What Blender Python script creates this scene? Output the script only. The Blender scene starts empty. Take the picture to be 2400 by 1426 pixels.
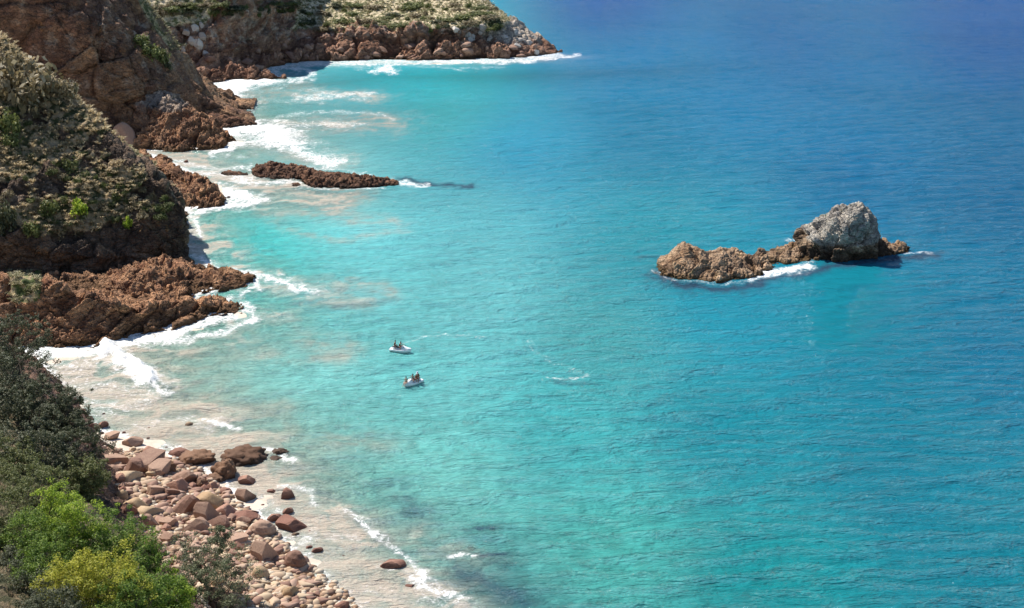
import bpy, bmesh, math, random
import numpy as np
from mathutils import Vector, Matrix

# ------------------------------------------------------------------ camera, sky, sun, exposure
SC = bpy.context.scene
COL = SC.collection
F, PIT, HC = 3300.0, math.radians(17.9), 70.0
cam_d = bpy.data.cameras.new("camera"); cam = bpy.data.objects.new("camera", cam_d); COL.objects.link(cam)
cam.location = (0, 0, HC); cam.rotation_euler = (math.pi/2 - PIT, 0, 0)
cam_d.sensor_width = 36; cam_d.lens = 36*F/2400; cam_d.clip_start = 1; cam_d.clip_end = 30000
SC.camera = cam
SUN_EL, SUN_AZ = math.radians(50), math.radians(-48)      # azimuth from +Y, negative = to the left
world = bpy.data.worlds.new("World"); SC.world = world; world.use_nodes = True
nt = world.node_tree; bg = nt.nodes["Background"]
sky = nt.nodes.new("ShaderNodeTexSky"); sky.sky_type = 'NISHITA'; sky.sun_disc = False
sky.sun_elevation = SUN_EL; sky.sun_rotation = SUN_AZ
sky.altitude = 50; sky.air_density = 1.0; sky.dust_density = 0.2; sky.ozone_density = 2.5
nt.links.new(sky.outputs[0], bg.inputs[0]); bg.inputs[1].default_value = 0.095
sun_d = bpy.data.lights.new("sun", 'SUN'); sun = bpy.data.objects.new("sun", sun_d); COL.objects.link(sun)
sun_d.energy = 5.0; sun_d.angle = math.radians(0.5); sun_d.color = (1.0, 0.95, 0.87)
sdir = Vector((math.sin(SUN_AZ)*math.cos(SUN_EL), math.cos(SUN_AZ)*math.cos(SUN_EL), math.sin(SUN_EL)))
sun.rotation_euler = sdir.to_track_quat('Z', 'Y').to_euler()
SC.view_settings.view_transform = 'Standard'; SC.view_settings.look = 'None'
SC.view_settings.gamma = 1; SC.view_settings.use_curve_mapping = False
SC.view_settings.exposure = 0.6
SC.render.engine = 'CYCLES'
SC.cycles.transparent_max_bounces = 6; SC.cycles.max_bounces = 6
SC.cycles.sample_clamp_indirect = 4

rng = np.random.default_rng(11)
random.seed(5)

# ------------------------------------------------------------------ geometry helpers
cP, sP = math.cos(PIT), math.sin(PIT)
def ray(px, py):
    u = (713-py)/F
    return np.array([(px-1200)/F, cP+u*sP, -sP+u*cP])
def W(px, py, z=0.0):
    d = ray(px, py); t = (z-HC)/d[2]
    return np.array([0, 0, HC]) + d*t
def D(px, py, Y):
    d = ray(px, py); return np.array([0, 0, HC]) + d*(Y/d[1])
def ppm(Y, z=0):
    return F/(Y*cP+(HC-z)*sP)
def proj(P):
    P = np.asarray(P, float); x = P[..., 0]; y = P[..., 1]; z = P[..., 2]-HC
    dz = y*cP - z*sP; up = y*sP + z*cP
    return 1200+F*x/dz, 713-F*up/dz

def h3(ix, iy, iz, s):
    a = (ix.astype(np.int64)*374761393 + iy.astype(np.int64)*668265263 + iz.astype(np.int64)*2147483647 + s*974634777) & 0xffffffff
    a = ((a ^ (a >> 13))*1274126177) & 0xffffffff
    a = ((a ^ (a >> 16))*2246822519) & 0xffffffff
    a = a ^ (a >> 15)
    return (a & 0xffffff)/float(0xffffff)
def vn(p, s=0):
    i = np.floor(p).astype(np.int64); f = p-i; u = f*f*f*(f*(f*6-15)+10)
    r = 0
    for dx in (0, 1):
        for dy in (0, 1):
            for dz in (0, 1):
                w = (u[..., 0] if dx else 1-u[..., 0])*(u[..., 1] if dy else 1-u[..., 1])*(u[..., 2] if dz else 1-u[..., 2])
                r = r + w*h3(i[..., 0]+dx, i[..., 1]+dy, i[..., 2]+dz, s)
    return r
def fbm(p, o=4, s=0, g=0.5):
    a, t, r = 1.0, 0.0, 0.0
    for k in range(o):
        r = r + a*vn(p*(2.03**k)+k*17.3, s+k); t += a; a *= g
    return r/t
def worley(p, s=0, vec=False):
    i = np.floor(p).astype(np.int64)
    F1 = np.full(p.shape[:-1], 9.0); F2 = F1.copy(); ID = np.zeros(p.shape[:-1]); VV = np.zeros(p.shape)
    for dx in (-1, 0, 1):
        for dy in (-1, 0, 1):
            for dz in (-1, 0, 1):
                a, b, c = i[..., 0]+dx, i[..., 1]+dy, i[..., 2]+dz
                q = np.stack([a+h3(a, b, c, s), b+h3(a, b, c, s+1), c+h3(a, b, c, s+2)], -1)
                d = np.sqrt(((p-q)**2).sum(-1)); n = d < F1
                F2 = np.where(n, F1, np.minimum(F2, d)); ID = np.where(n, h3(a, b, c, s+3), ID); VV = np.where(n[..., None], p-q, VV) if vec else VV; F1 = np.where(n, d, F1)
    return (F1, F2, ID, VV) if vec else (F1, F2, ID)
def sstep(a, b, x):
    t = np.clip((x-a)/(b-a), 0, 1); return t*t*(3-2*t)

def mk(name, V, Fc, mat, attrs=None, parent=None, smooth=True, loc=None):
    V = np.asarray(V, np.float32).reshape(-1, 3)
    if not isinstance(Fc, (list, tuple)): Fc = [Fc]
    me = bpy.data.meshes.new(name)
    me.vertices.add(len(V)); me.vertices.foreach_set('co', V.ravel())
    Fc = [np.asarray(f, np.int32) for f in Fc if len(f)]
    nl = sum(f.size for f in Fc); npol = sum(len(f) for f in Fc)
    me.loops.add(nl); me.loops.foreach_set('vertex_index', np.concatenate([f.ravel() for f in Fc]))
    st = []; o = 0
    for f in Fc:
        st.append(o+np.arange(len(f))*f.shape[1]); o += f.size
    me.polygons.add(npol); me.polygons.foreach_set('loop_start', np.concatenate(st).astype(np.int32))
    me.polygons.foreach_set('use_smooth', np.full(npol, smooth))
    for k, a in (attrs or {}).items():
        a = np.asarray(a, np.float32)
        if a.ndim == 2 and a.shape[1] == 3:
            a = np.concatenate([a, np.ones((len(a), 1), np.float32)], 1)
        if a.ndim == 2:
            t = me.attributes.new(k, 'FLOAT_COLOR', 'POINT'); t.data.foreach_set('color', a.ravel())
        else:
            t = me.attributes.new(k, 'FLOAT', 'POINT'); t.data.foreach_set('value', a.ravel())
    me.update(calc_edges=True)
    if mat: me.materials.append(mat)
    o = bpy.data.objects.new(name, me); COL.objects.link(o)
    if loc is not None: o.location = loc
    if parent: o.parent = parent
    return o
def tag(o, label=None, cat=None, group=None, kind=None):
    if label: o['label'] = label
    if cat: o['category'] = cat
    if group: o['group'] = group
    if kind: o['kind'] = kind
    return o
def empty(name, loc, rz=0):
    o = bpy.data.objects.new(name, None); COL.objects.link(o); o.location = loc; o.rotation_euler = (0, 0, rz)
    o.empty_display_size = 0.3
    return o
def quads(R, C):
    i = np.arange(R*C).reshape(R, C)
    return np.stack([i[:-1, :-1], i[:-1, 1:], i[1:, 1:], i[1:, :-1]], -1).reshape(-1, 4)
def gnorm(P):
    du = np.gradient(P, axis=1); dv = np.gradient(P, axis=0)
    n = np.cross(du, dv); n /= np.linalg.norm(n, axis=-1, keepdims=True)+1e-9
    return n
def cr(ctrl, res, axis, mx=400):
    """Catmull-Rom resampling of a control net along one axis"""
    A = np.moveaxis(np.asarray(ctrl, float), axis, 0)
    n = len(A); ext = np.concatenate([[2*A[0]-A[1]], A, [2*A[-1]-A[-2]]])
    out = []
    for i in range(n-1):
        p0, p1, p2, p3 = ext[i:i+4]
        L = np.sqrt(((p2-p1)**2).sum(-1)); k = int(max(1, min(mx, math.ceil(np.percentile(L, 85)/res))))
        for t in np.arange(k)/k:
            # reduced tangents keep overshoot small
            m1 = (p2-p0)*0.4; m2 = (p3-p1)*0.4
            t2, t3 = t*t, t*t*t
            out.append((2*t3-3*t2+1)*p1+(t3-2*t2+t)*m1+(-2*t3+3*t2)*p2+(t3-t2)*m2)
    out.append(A[-1])
    return np.moveaxis(np.array(out), 0, axis)

# ------------------------------------------------------------------ materials
def newmat(name):
    m = bpy.data.materials.new(name); m.use_nodes = True
    return m, m.node_tree.nodes, m.node_tree.links, m.node_tree.nodes["Principled BSDF"]
def N(nodes, t, **kw):
    n = nodes.new(t)
    for k, v in kw.items():
        if k.startswith('i_'):
            key = k[2:]; key = int(key) if key.isdigit() else key.replace('_', ' ')
            n.inputs[key].default_value = v
        else: setattr(n, k, v)
    return n
def mixc(nodes, links, fac, a, b, blend='MIX'):
    n = nodes.new('ShaderNodeMix'); n.data_type = 'RGBA'; n.blend_type = blend
    for s, v in ((0, fac), (6, a), (7, b)):
        if isinstance(v, (int, float)): n.inputs[s].default_value = v
        elif isinstance(v, tuple): n.inputs[s].default_value = (*v, 1) if len(v) == 3 else v
        else: links.new(v, n.inputs[s])
    return n.outputs[2]
def math_(nodes, links, op, a, b=0.0, c=0.0, clamp=False):
    n = nodes.new('ShaderNodeMath'); n.operation = op; n.use_clamp = clamp
    for s, v in ((0, a), (1, b), (2, c)):
        if isinstance(v, (int, float)): n.inputs[s].default_value = v
        else: links.new(v, n.inputs[s])
    return n.outputs[0]
def smooth_(nodes, links, v, a, b):
    n = nodes.new('ShaderNodeMapRange'); n.interpolation_type = 'SMOOTHSTEP'
    links.new(v, n.inputs[0]); n.inputs[1].default_value = a; n.inputs[2].default_value = b
    return n.outputs[0]
def attr(nodes, name, out=2):
    n = nodes.new('ShaderNodeAttribute'); n.attribute_name = name; return n.outputs[out]
def noise(nodes, links, vec, scale, detail=5, rough=0.55, dist=0.0):
    n = nodes.new('ShaderNodeTexNoise'); n.inputs['Scale'].default_value = scale
    n.inputs['Detail'].default_value = detail; n.inputs['Roughness'].default_value = rough
    n.inputs['Distortion'].default_value = dist
    links.new(vec, n.inputs['Vector']); return n.outputs[0]

def noise3(nodes, links, vec, scale):
    t = nodes.new('ShaderNodeTexNoise'); t.inputs['Scale'].default_value = scale; t.inputs['Detail'].default_value = 3; links.new(vec, t.inputs['Vector']); return t.outputs[1]
def land_mat(name, ca, cb, cgrey, veg1=(0.40, 0.30, 0.17), veg2=(0.10, 0.13, 0.035), wet=(0.085, 0.045, 0.028), wetz=1.0, lich=(0.45, 0.22, 0.07), wetn=1.6, gain=1.4):
    ca, cb, cgrey = (tuple(min(.75, x*gain) for x in c_) for c_ in (ca, cb, cgrey)); veg1 = tuple(x*1.2 for x in veg1)
    m, n, l, p = newmat(name)
    geo = n.new('ShaderNodeNewGeometry'); pos = geo.outputs['Position']
    n1 = noise(n, l, pos, 0.35, 6, 0.6); n2 = noise(n, l, pos, 2.2, 6, 0.65); n3 = noise(n, l, pos, 0.09, 3, 0.5)
    tint = attr(n, 'tint'); grey = attr(n, 'grey'); veg = attr(n, 'veg')
    f = math_(n, l, 'ADD', math_(n, l, 'MULTIPLY', n1, 0.6), math_(n, l, 'MULTIPLY', tint, 0.5))
    c = mixc(n, l, smooth_(n, l, f, 0.3, 0.8), ca, cb)
    g = math_(n, l, 'ADD', grey, math_(n, l, 'MULTIPLY', math_(n, l, 'SUBTRACT', n1, 0.5), 1.3))
    c = mixc(n, l, smooth_(n, l, g, 0.35, 0.75), c, cgrey)
    c = mixc(n, l, .9, c, nodes_ramp(n, l, noise(n, l, pos, .16, 4, .6), [(.35, (.66, .64, .66)), (.5, (1, 1, 1)), (.65, (1.35, 1.32, 1.28))]), 'MULTIPLY')
    # orange lichen patches
    lf = math_(n, l, 'MULTIPLY', smooth_(n, l, noise(n, l, pos, 0.6, 5, 0.6, 0.5), 0.58, 0.72), smooth_(n, l, n3, 0.5, 0.6))
    c = mixc(n, l, math_(n, l, 'MULTIPLY', lf, 0.55), c, lich)
    mpj = n.new('ShaderNodeMapping'); mpj.inputs['Rotation'].default_value = (.25, .3, .4); mpj.inputs['Scale'].default_value = (.75, .75, 1.35)
    wj = mixc(n, l, 1.0, pos, mixc(n, l, 1.0, noise3(n, l, pos, .9), (1.1, 1.1, 1.1), 'MULTIPLY'), 'ADD'); l.new(wj, mpj.inputs[0])
    vj = n.new('ShaderNodeTexVoronoi'); vj.inputs['Scale'].default_value = .85; l.new(mpj.outputs[0], vj.inputs['Vector'])
    ve = n.new('ShaderNodeTexVoronoi'); ve.feature = 'DISTANCE_TO_EDGE'; ve.inputs['Scale'].default_value = .85; l.new(mpj.outputs[0], ve.inputs['Vector'])
    ve2 = n.new('ShaderNodeTexVoronoi'); ve2.feature = 'DISTANCE_TO_EDGE'; ve2.inputs['Scale'].default_value = 2.3; l.new(mpj.outputs[0], ve2.inputs['Vector'])
    sc_ = n.new('ShaderNodeSeparateColor'); l.new(vj.outputs['Color'], sc_.inputs[0])
    c = mixc(n, l, .8, c, nodes_ramp(n, l, sc_.outputs[0], [(0, (.68, .66, .66)), (.5, (1, 1, 1)), (1, (1.35, 1.3, 1.22))]), 'MULTIPLY')
    # speckle
    sp = nodes_ramp(n, l, n2, [(0.25, (0.55, 0.52, 0.5)), (0.5, (1, 1, 1)), (0.75, (1.35, 1.32, 1.28))])
    c = mixc(n, l, 0.85, c, sp, 'MULTIPLY')
    # tide-stained algae band near the water (a real stain)
    sx = n.new('ShaderNodeSeparateXYZ'); l.new(pos, sx.inputs[0])
    zz = math_(n, l, 'ADD', sx.outputs[2], math_(n, l, 'MULTIPLY', math_(n, l, 'SUBTRACT', n1, 0.5), wetn))
    c = mixc(n, l, smooth_(n, l, zz, wetz, wetz*0.2), c, wet)
    # vegetation / soil between the tufts
    vc = nodes_ramp(n, l, noise(n, l, pos, 0.45, 6, 0.65), [(0.3, tuple(x*0.5 for x in veg2)), (0.45, veg2), (0.55, veg1), (0.7, tuple(min(1, x*1.2) for x in veg1))])
    vc = mixc(n, l, 0.6, vc, sp, 'MULTIPLY')
    vf = smooth_(n, l, math_(n, l, 'ADD', veg, math_(n, l, 'MULTIPLY', math_(n, l, 'SUBTRACT', n2, 0.5), 0.6)), 0.4, 0.6)
    c = mixc(n, l, vf, c, vc)
    l.new(c, p.inputs['Base Color']); p.inputs['Roughness'].default_value = 0.85
    p.inputs['Specular IOR Level'].default_value = 0.25
    b = n.new('ShaderNodeBump'); b.inputs['Strength'].default_value = 1.0; b.inputs['Distance'].default_value = 0.4
    jj = math_(n, l, 'ADD', math_(n, l, 'MULTIPLY', smooth_(n, l, ve.outputs[0], 0, .14), .9), math_(n, l, 'MULTIPLY', smooth_(n, l, ve2.outputs[0], 0, .16), .4))
    jj = math_(n, l, 'MULTIPLY', math_(n, l, 'ADD', jj, sc_.outputs[1]), math_(n, l, 'SUBTRACT', 1.0, vf))
    hh = math_(n, l, 'ADD', n2, math_(n, l, 'MULTIPLY', noise(n, l, pos, 7, 4, 0.6), 0.4))
    l.new(math_(n, l, 'ADD', hh, jj), b.inputs['Height']); l.new(b.outputs[0], p.inputs['Normal'])
    return m
def nodes_ramp(n, l, fac, stops):
    r = n.new('ShaderNodeValToRGB'); l.new(fac, r.inputs[0]); e = r.color_ramp.elements
    while len(e) < len(stops): e.new(0.5)
    for k, (p, c) in enumerate(stops):
        e[k].position = p
    for k, (p, c) in enumerate(stops):
        e[k].color = (*c, 1)
    return r.outputs[0]
def leaf_mat(name, c1, c2, c3, trans=0.35):
    m, n, l, p = newmat(name)
    geo = n.new('ShaderNodeNewGeometry'); pos = geo.outputs['Position']
    a = noise(n, l, pos, 0.9, 3, 0.6)
    f = math_(n, l, 'ADD', math_(n, l, 'MULTIPLY', geo.outputs['Random Per Island'], 0.5), math_(n, l, 'MULTIPLY', a, 0.55))
    c = nodes_ramp(n, l, f, [(0.25, c1), (0.5, c2), (0.8, c3)])
    l.new(c, p.inputs['Base Color']); p.inputs['Roughness'].default_value = 0.6
    p.inputs['Specular IOR Level'].default_value = 0.3
    t = n.new('ShaderNodeBsdfTranslucent'); l.new(c, t.inputs[0])
    mx = n.new('ShaderNodeMixShader'); mx.inputs[0].default_value = trans
    l.new(p.outputs[0], mx.inputs[1]); l.new(t.outputs[0], mx.inputs[2])
    l.new(mx.outputs[0], n['Material Output'].inputs[0])
    return m
def plain(name, c, rough=0.6, var=0.12, sc=3.0, spec=0.4, metal=0.0):
    m, n, l, p = newmat(name)
    tc = n.new('ShaderNodeTexCoord'); a = noise(n, l, tc.outputs['Object'], sc, 4)
    lo = tuple(x*(1-var) for x in c); hi = tuple(min(1, x*(1+var)) for x in c)
    l.new(mixc(n, l, a, lo, hi), p.inputs['Base Color']); p.inputs['Roughness'].default_value = rough
    p.inputs['Specular IOR Level'].default_value = spec; p.inputs['Metallic'].default_value = metal
    return m

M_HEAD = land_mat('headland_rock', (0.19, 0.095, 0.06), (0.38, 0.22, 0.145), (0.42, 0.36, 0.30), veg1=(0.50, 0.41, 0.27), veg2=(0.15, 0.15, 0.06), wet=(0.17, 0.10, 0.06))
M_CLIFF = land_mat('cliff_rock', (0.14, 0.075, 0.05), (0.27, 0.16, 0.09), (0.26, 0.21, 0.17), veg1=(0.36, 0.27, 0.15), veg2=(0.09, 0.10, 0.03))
M_RIDGE = land_mat('ridge_rock', (0.16, 0.073, 0.04), (0.36, 0.20, 0.11), (0.30, 0.23, 0.18), wet=(0.16, 0.085, 0.04), wetz=1.6)
M_REEF = land_mat('reef_rock', (0.10, 0.05, 0.033), (0.19, 0.10, 0.06), (0.2, 0.14, 0.10), wet=(0.06, 0.035, 0.022), wetz=0.6, gain=1.25)
M_ISLET = land_mat('islet_rock', (0.22, 0.13, 0.075), (0.50, 0.35, 0.23), (0.50, 0.44, 0.36), wet=(0.15, 0.09, 0.04), wetz=0.9, lich=(0.3, 0.28, 0.08), gain=1.1)
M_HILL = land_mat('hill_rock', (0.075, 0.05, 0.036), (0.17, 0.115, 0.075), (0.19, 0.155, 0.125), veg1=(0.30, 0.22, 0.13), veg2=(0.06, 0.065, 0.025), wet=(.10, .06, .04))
M_PEAK = land_mat('peak_rock', (0.20, 0.13, 0.08), (0.30, 0.22, 0.15), (0.40, 0.37, 0.325), wet=(0.085, 0.055, 0.035), wetz=2.8, wetn=4.5, gain=1.15, lich=(0.25, 0.24, 0.08))
M_BANK = land_mat('bank_soil', (0.10, 0.06, 0.045), (0.17, 0.10, 0.07), (0.17, 0.13, 0.10), veg1=(0.16, 0.12, 0.07), veg2=(0.06, 0.06, 0.025))

# ------------------------------------------------------------------ seabed and water
SHORE_PX = [(900,1700),(820,1426),(740,1370),(700,1310),(640,1240),(590,1190),(520,1130),(470,1090),(400,1065),(330,1035),(250,1010),(190,980),(160,930),(100,850),(70,838),(170,838),(255,825),(330,802),(400,797),(450,772),(510,756),(560,746),(530,728),(445,705),(450,692),(520,682),(585,665),(550,648),(435,615),(415,580),(425,520),(430,488),(470,486),(524,478),(500,440),(450,405),(380,370),(320,352),(370,352),(480,352),(515,350),(552,333),(515,305),(592,292),(500,255),(435,225),(415,195),(470,195),(540,185),(660,182),(620,165),(700,153),(900,149),(1150,147),(1290,138),(1322,131)]
SH = np.array([W(*p)[:2] for p in SHORE_PX] + [(10, 545), (-10, 600), (-60, 700), (-500, 760), (-500, 60), (-10, 60)])
def seg_dist(X, Y, pts, closed=False):
    d = np.full(X.shape, 1e9); n = len(pts)
    for i in range(n if closed else n-1):
        ax, ay = pts[i]; bx, by = pts[(i+1) % n]
        vx, vy = bx-ax, by-ay; L = vx*vx+vy*vy+1e-9
        t = np.clip(((X-ax)*vx+(Y-ay)*vy)/L, 0, 1)
        d = np.minimum(d, (X-ax-t*vx)**2+(Y-ay-t*vy)**2)
    return np.sqrt(d)
def inside(X, Y, pts):
    r = np.zeros(X.shape, bool); n = len(pts)
    for i in range(n):
        ax, ay = pts[i]; bx, by = pts[(i+1) % n]
        c = ((ay > Y) != (by > Y)) & (X < (bx-ax)*(Y-ay)/(by-ay+1e-12)+ax)
        r ^= c
    return r
def shore_sd(X, Y):
    d = seg_dist(X, Y, SH, True); return np.where(inside(X, Y, SH), -d, d)     # negative inland
def bed_z(X, Y, sd=None):
    if sd is None: sd = shore_sd(X, Y)
    out = -(0.05*sd + np.clip((sd-15)/55, 0, 1.2)**2*4.0)
    out = np.maximum(out, -9)
    inn = np.minimum(-sd*0.14, 3.0)
    inn = np.where(Y > 176, np.minimum(inn, -0.4+3.4*sstep(188, 176, Y)), inn)
    return np.where(sd > 0, out, inn)

ISLET_PX = [(1535,641),(1600,656),(1700,657),(1780,640),(1880,613),(2000,609),(2060,602),(2125,592)]

def build_grid(pxs, Ys):
    """columns by bearing, rows by distance: cell size stays even as seen from the cliff top"""
    tx = (pxs-1200)/F
    Y = Ys[:, None]*np.ones(len(tx))[None]
    zc = Y*cP+HC*sP
    X = zc*tx[None]
    return X, Y
def py_to_Y(py):
    u = (713-py)/F; return HC*(cP+u*sP)/(sP-u*cP)
pys = np.concatenate([np.linspace(1900, 1480, 22)[:-1], np.linspace(1480, -40, 540), np.linspace(-40, -300, 60)[1:]])
Ys = np.concatenate([[5], py_to_Y(pys), [8000, 20000]])
pxs = np.concatenate([[-24000, -9000, -3000, -1200, -500], np.linspace(-60, 2460, 700), [2700, 3000, 4000, 6000, 12000, 26000]])
GX, GY = build_grid(pxs, Ys)
PX = np.broadcast_to(pxs[None], GX.shape); PY = proj(np.stack([GX, GY, GX*0], -1))[1]
SD = shore_sd(GX, GY)

def stroke(pts, w):
    """soft mask round a traced line on the water (width w in photo pixels, flattened with distance)"""
    pts = [(a, b*2.0) for a, b in pts]
    n1 = 34*(WN1-0.5)*2+26*(WN3-.5)*2; n2 = 20*(WN2-0.5)*2+16*(WN4-.5)*2
    a = np.array(pts); x0, x1, y0, y1 = a[:, 0].min()-w*3-40, a[:, 0].max()+w*3+40, a[:, 1].min()-w*5-40, a[:, 1].max()+w*5+40
    m = (PX > x0) & (PX < x1) & (PY*2 > y0) & (PY*2 < y1)
    r = np.zeros(GX.shape)
    d = seg_dist(PX[m]+n1[m]*min(1, w/12), PY[m]*2+n2[m]*min(1.3, w/8), pts)
    r[m] = np.exp(-(d/(w*1.9))**1.6)
    return r
G3 = np.stack([GX, GY*0.55, GX*0], -1)
WN1 = fbm(G3*0.13, 4, 3); WN2 = fbm(G3*0.16+50, 4, 9); WN3 = fbm(G3*.55+20, 3, 19); WN4 = fbm(G3*.6+70, 3, 29)
FOAM = [
 ([(450,210),(480,235),(530,240)],26,1.),([(540,300),(620,310),(680,335)],22,.9),([(600,335),(700,355),(780,378)],15,.7),([(500,470),(570,475)],12,.7),([(420,500),(450,540)],9,.5),([(600,300),(700,290),(800,290)],16,.42),([(690,222),(860,226)],11,.5),([(560,410),(640,430),(700,430)],10,.5),([(640,650),(720,685)],10,.55),
 ([(445,200),(470,225),(520,215),(560,195)],20,1.1),([(530,300),(600,295),(650,310),(640,330)],16,.95),([(560,335),(640,340),(700,352)],11,.8),([(530,458),(580,466)],14,.85),([(400,395),(500,405),(560,415)],14,.55),([(450,560),(470,600)],18,.45),([(480,625),(600,650)],12,.6),([(600,745),(470,790),(350,810)],12,.5),
 ([(440,196),(450,215),(470,228),(500,215),(560,192),(620,184)],15,1.2),([(440,205),(470,235),(520,240),(540,225)],12,.7),
 ([(620,165),(680,160),(735,175),(700,188),(640,190)],7,.75),([(700,154),(780,152),(850,152),(950,151),(1050,150),(1180,149),(1290,139),(1350,130)],3.2,.75),
 ([(885,168),(915,160),(922,170)],6,.85),([(960,158),(1080,163),(1190,160)],3,.45),([(800,156),(880,160)],4,.4),
 ([(690,222),(740,228),(800,226),(870,222)],6,.62),([(560,238),(640,235),(760,241)],2.5,.4),
 ([(610,286),(650,275),(700,265),(800,262),(900,270),(925,280)],4,.5),([(600,302),(660,298),(780,290),(850,292)],4,.55),([(560,280),(600,288),(680,292)],9,.5),
 ([(495,297),(530,312),(590,303),(640,312),(660,330)],10,1.1),([(520,352),(560,338),(620,335),(680,348),(740,366),(805,380)],8,.8),([(515,355),(550,350)],9,1.1),
 ([(380,375),(450,385),(520,395),(590,388)],5,.6),([(460,410),(520,405),(590,425),(700,424)],8,.7),([(520,450),(560,462),(612,470),(560,482),(480,490),(435,492)],7,.95),([(540,445),(570,460)],9,1.0),
 ([(430,492),(460,512),(465,540),(482,560)],4,.75),([(440,600),(470,606),(490,622),(560,635),(620,642),(660,665),(700,682)],7,.8),([(480,605),(480,618)],6,.9),([(590,650),(605,670),(560,690)],7,.8),
 ([(440,692),(520,702),(580,716),(590,722)],7,.75),([(450,700),(500,690)],5,.6),([(270,810),(330,806),(400,801),(470,785),(550,766),(600,745),(560,722)],6,.78),
 ([(258,815),(290,840),(325,865),(360,888)],12,1.5),([(90,850),(200,865),(250,850)],22,.47),([(100,880),(200,900),(330,910)],25,.43),([(150,930),(250,960),(350,930),(400,900)],26,.42),([(300,1000),(420,990),(500,1000)],16,.42),([(200,1000),(260,1030),(330,1055),(420,1055)],12,.62),([(190,970),(230,960)],20,.5),
 ([(372,905),(385,915),(410,922)],6,.85),([(480,992),(510,1000),(545,1003)],5,.8),
 ([(560,1055),(620,1050),(665,1075),(685,1082)],6,.85),([(430,1090),(480,1110),(530,1150),(600,1180),(620,1230)],20,.5),([(650,1140),(720,1150),(722,1180)],7,.6),([(620,1250),(680,1280),(720,1260)],14,.48),([(700,1300),(760,1380),(830,1426)],18,.55),([(640,1200),(600,1215)],12,.5),
 ([(810,1200),(870,1225),(900,1250),(960,1300),(985,1340),(1040,1380),(1090,1400)],8,.56),([(1000,1340),(985,1370),(1050,1392)],9,.85),([(850,1218),(895,1245)],8,.8),([(940,1290),(965,1310)],6,.8),([(1060,1300),(1110,1298)],4,.85),([(880,1390),(1000,1400),(1100,1420)],25,.36),([(760,1260),(850,1270)],12,.38),([(890,1325),(960,1340)],7,.5),
 ([(1528,640),(1560,655),(1700,664),(1760,655)],3.5,.44),([(1770,650),(1800,641),(1840,635),(1885,626)],7,1.05),([(2120,591),(2190,593)],3,.55),([(1845,566),(1880,562)],4,.5),
 ([(900,425),(950,432),(1003,437)],5,.85),([(600,420),(690,426),(760,442),(900,442)],3,.65),([(590,385),(595,410)],5,.6),([(720,392),(790,398),(880,415)],3,.55),
 ([(1280,882),(1320,884),(1350,882),(1368,877)],3,.6),([(1230,800),(1290,840),(1340,865)],7,.33),([(940,805),(1000,786),(1060,784),(1130,790)],2.6,.42),
]
SED = [
 ([(440,210),(520,250),(560,230)],20,.8),([(450,400),(560,420),(640,440)],30,.85),([(450,520),(470,600),(560,640)],30,.9),([(620,640),(700,660),(760,690)],14,.5),([(470,715),(600,735)],14,.6),([(260,860),(200,900),(360,930)],50,.9),
 ([(680,220),(780,222),(890,229)],9,.75),([(560,245),(640,215),(700,200)],10,.4),([(580,300),(700,290),(800,286),(925,280)],13,.8),([(800,300),(930,305)],8,.3),([(560,330),(700,365),(800,382)],14,.55),([(480,240),(540,235)],14,.6),
 ([(340,360),(420,380),(500,400),(600,430),(700,445),(800,465)],20,.85),([(330,355),(480,365)],10,.8),([(700,440),(790,470),(780,500)],12,.6),([(620,480),(700,470),(800,465)],14,.6),
 ([(440,510),(450,560),(460,610)],26,1.0),([(500,570),(560,620),(640,640)],14,.6),([(600,670),(700,690)],16,.6),([(450,700),(580,720),(640,740)],16,.7),
 ([(700,715),(800,712),(870,706),(925,690),(880,668),(780,660)],10,.6),([(800,680),(880,690)],14,.35),([(720,800),(780,795),(805,812)],13,.5),([(620,825),(700,842),(790,832)],9,.42),
 ([(830,515),(900,518),(935,525)],9,.5),([(640,520),(720,548),(800,565),(900,545)],6,.42),([(620,500),(750,500),(800,480),(820,470)],6,.45),
 ([(560,800),(420,830),(300,880)],28,.55),([(330,830),(400,830)],20,.6),([(100,870),(250,900),(350,950)],50,1.0),([(250,1000),(420,1010),(520,1030)],30,.9),([(400,950),(560,960),(640,945)],16,.5),([(560,1000),(700,1030),(900,1045)],18,.45),
 ([(450,1060),(560,1100),(650,1150),(750,1250),(850,1350),(950,1430)],55,1.0),([(800,1200),(900,1280),(1000,1350),(1080,1410)],25,.65),([(1000,1240),(1080,1280),(1120,1300)],18,.5),
 ([(600,720),(700,760),(780,840)],12,.28),
]
SOLID = [
 ([(440,1040),(520,1080),(600,1130),(680,1200),(760,1290),(850,1400)],62,1.),([(640,1120),(740,1190)],45,.7),([(800,1270),(880,1350),(960,1440)],60,.95),([(560,1040),(700,1090)],26,.6),
 ([(90,860),(180,900),(300,930),(400,960)],48,1.),([(250,980),(380,1000),(500,1010)],34,1.),([(300,830),(380,850)],16,.8),([(440,510),(452,560),(462,610)],24,1.),([(360,362),(440,375),(520,395),(600,425)],18,.9),([(620,440),(720,450),(790,470)],15,.7),([(480,240),(530,230)],16,.7),([(600,300),(700,320)],14,.55),([(460,705),(560,725),(600,745)],13,.8),([(330,815),(450,795),(560,770)],10,.7),
]
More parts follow.
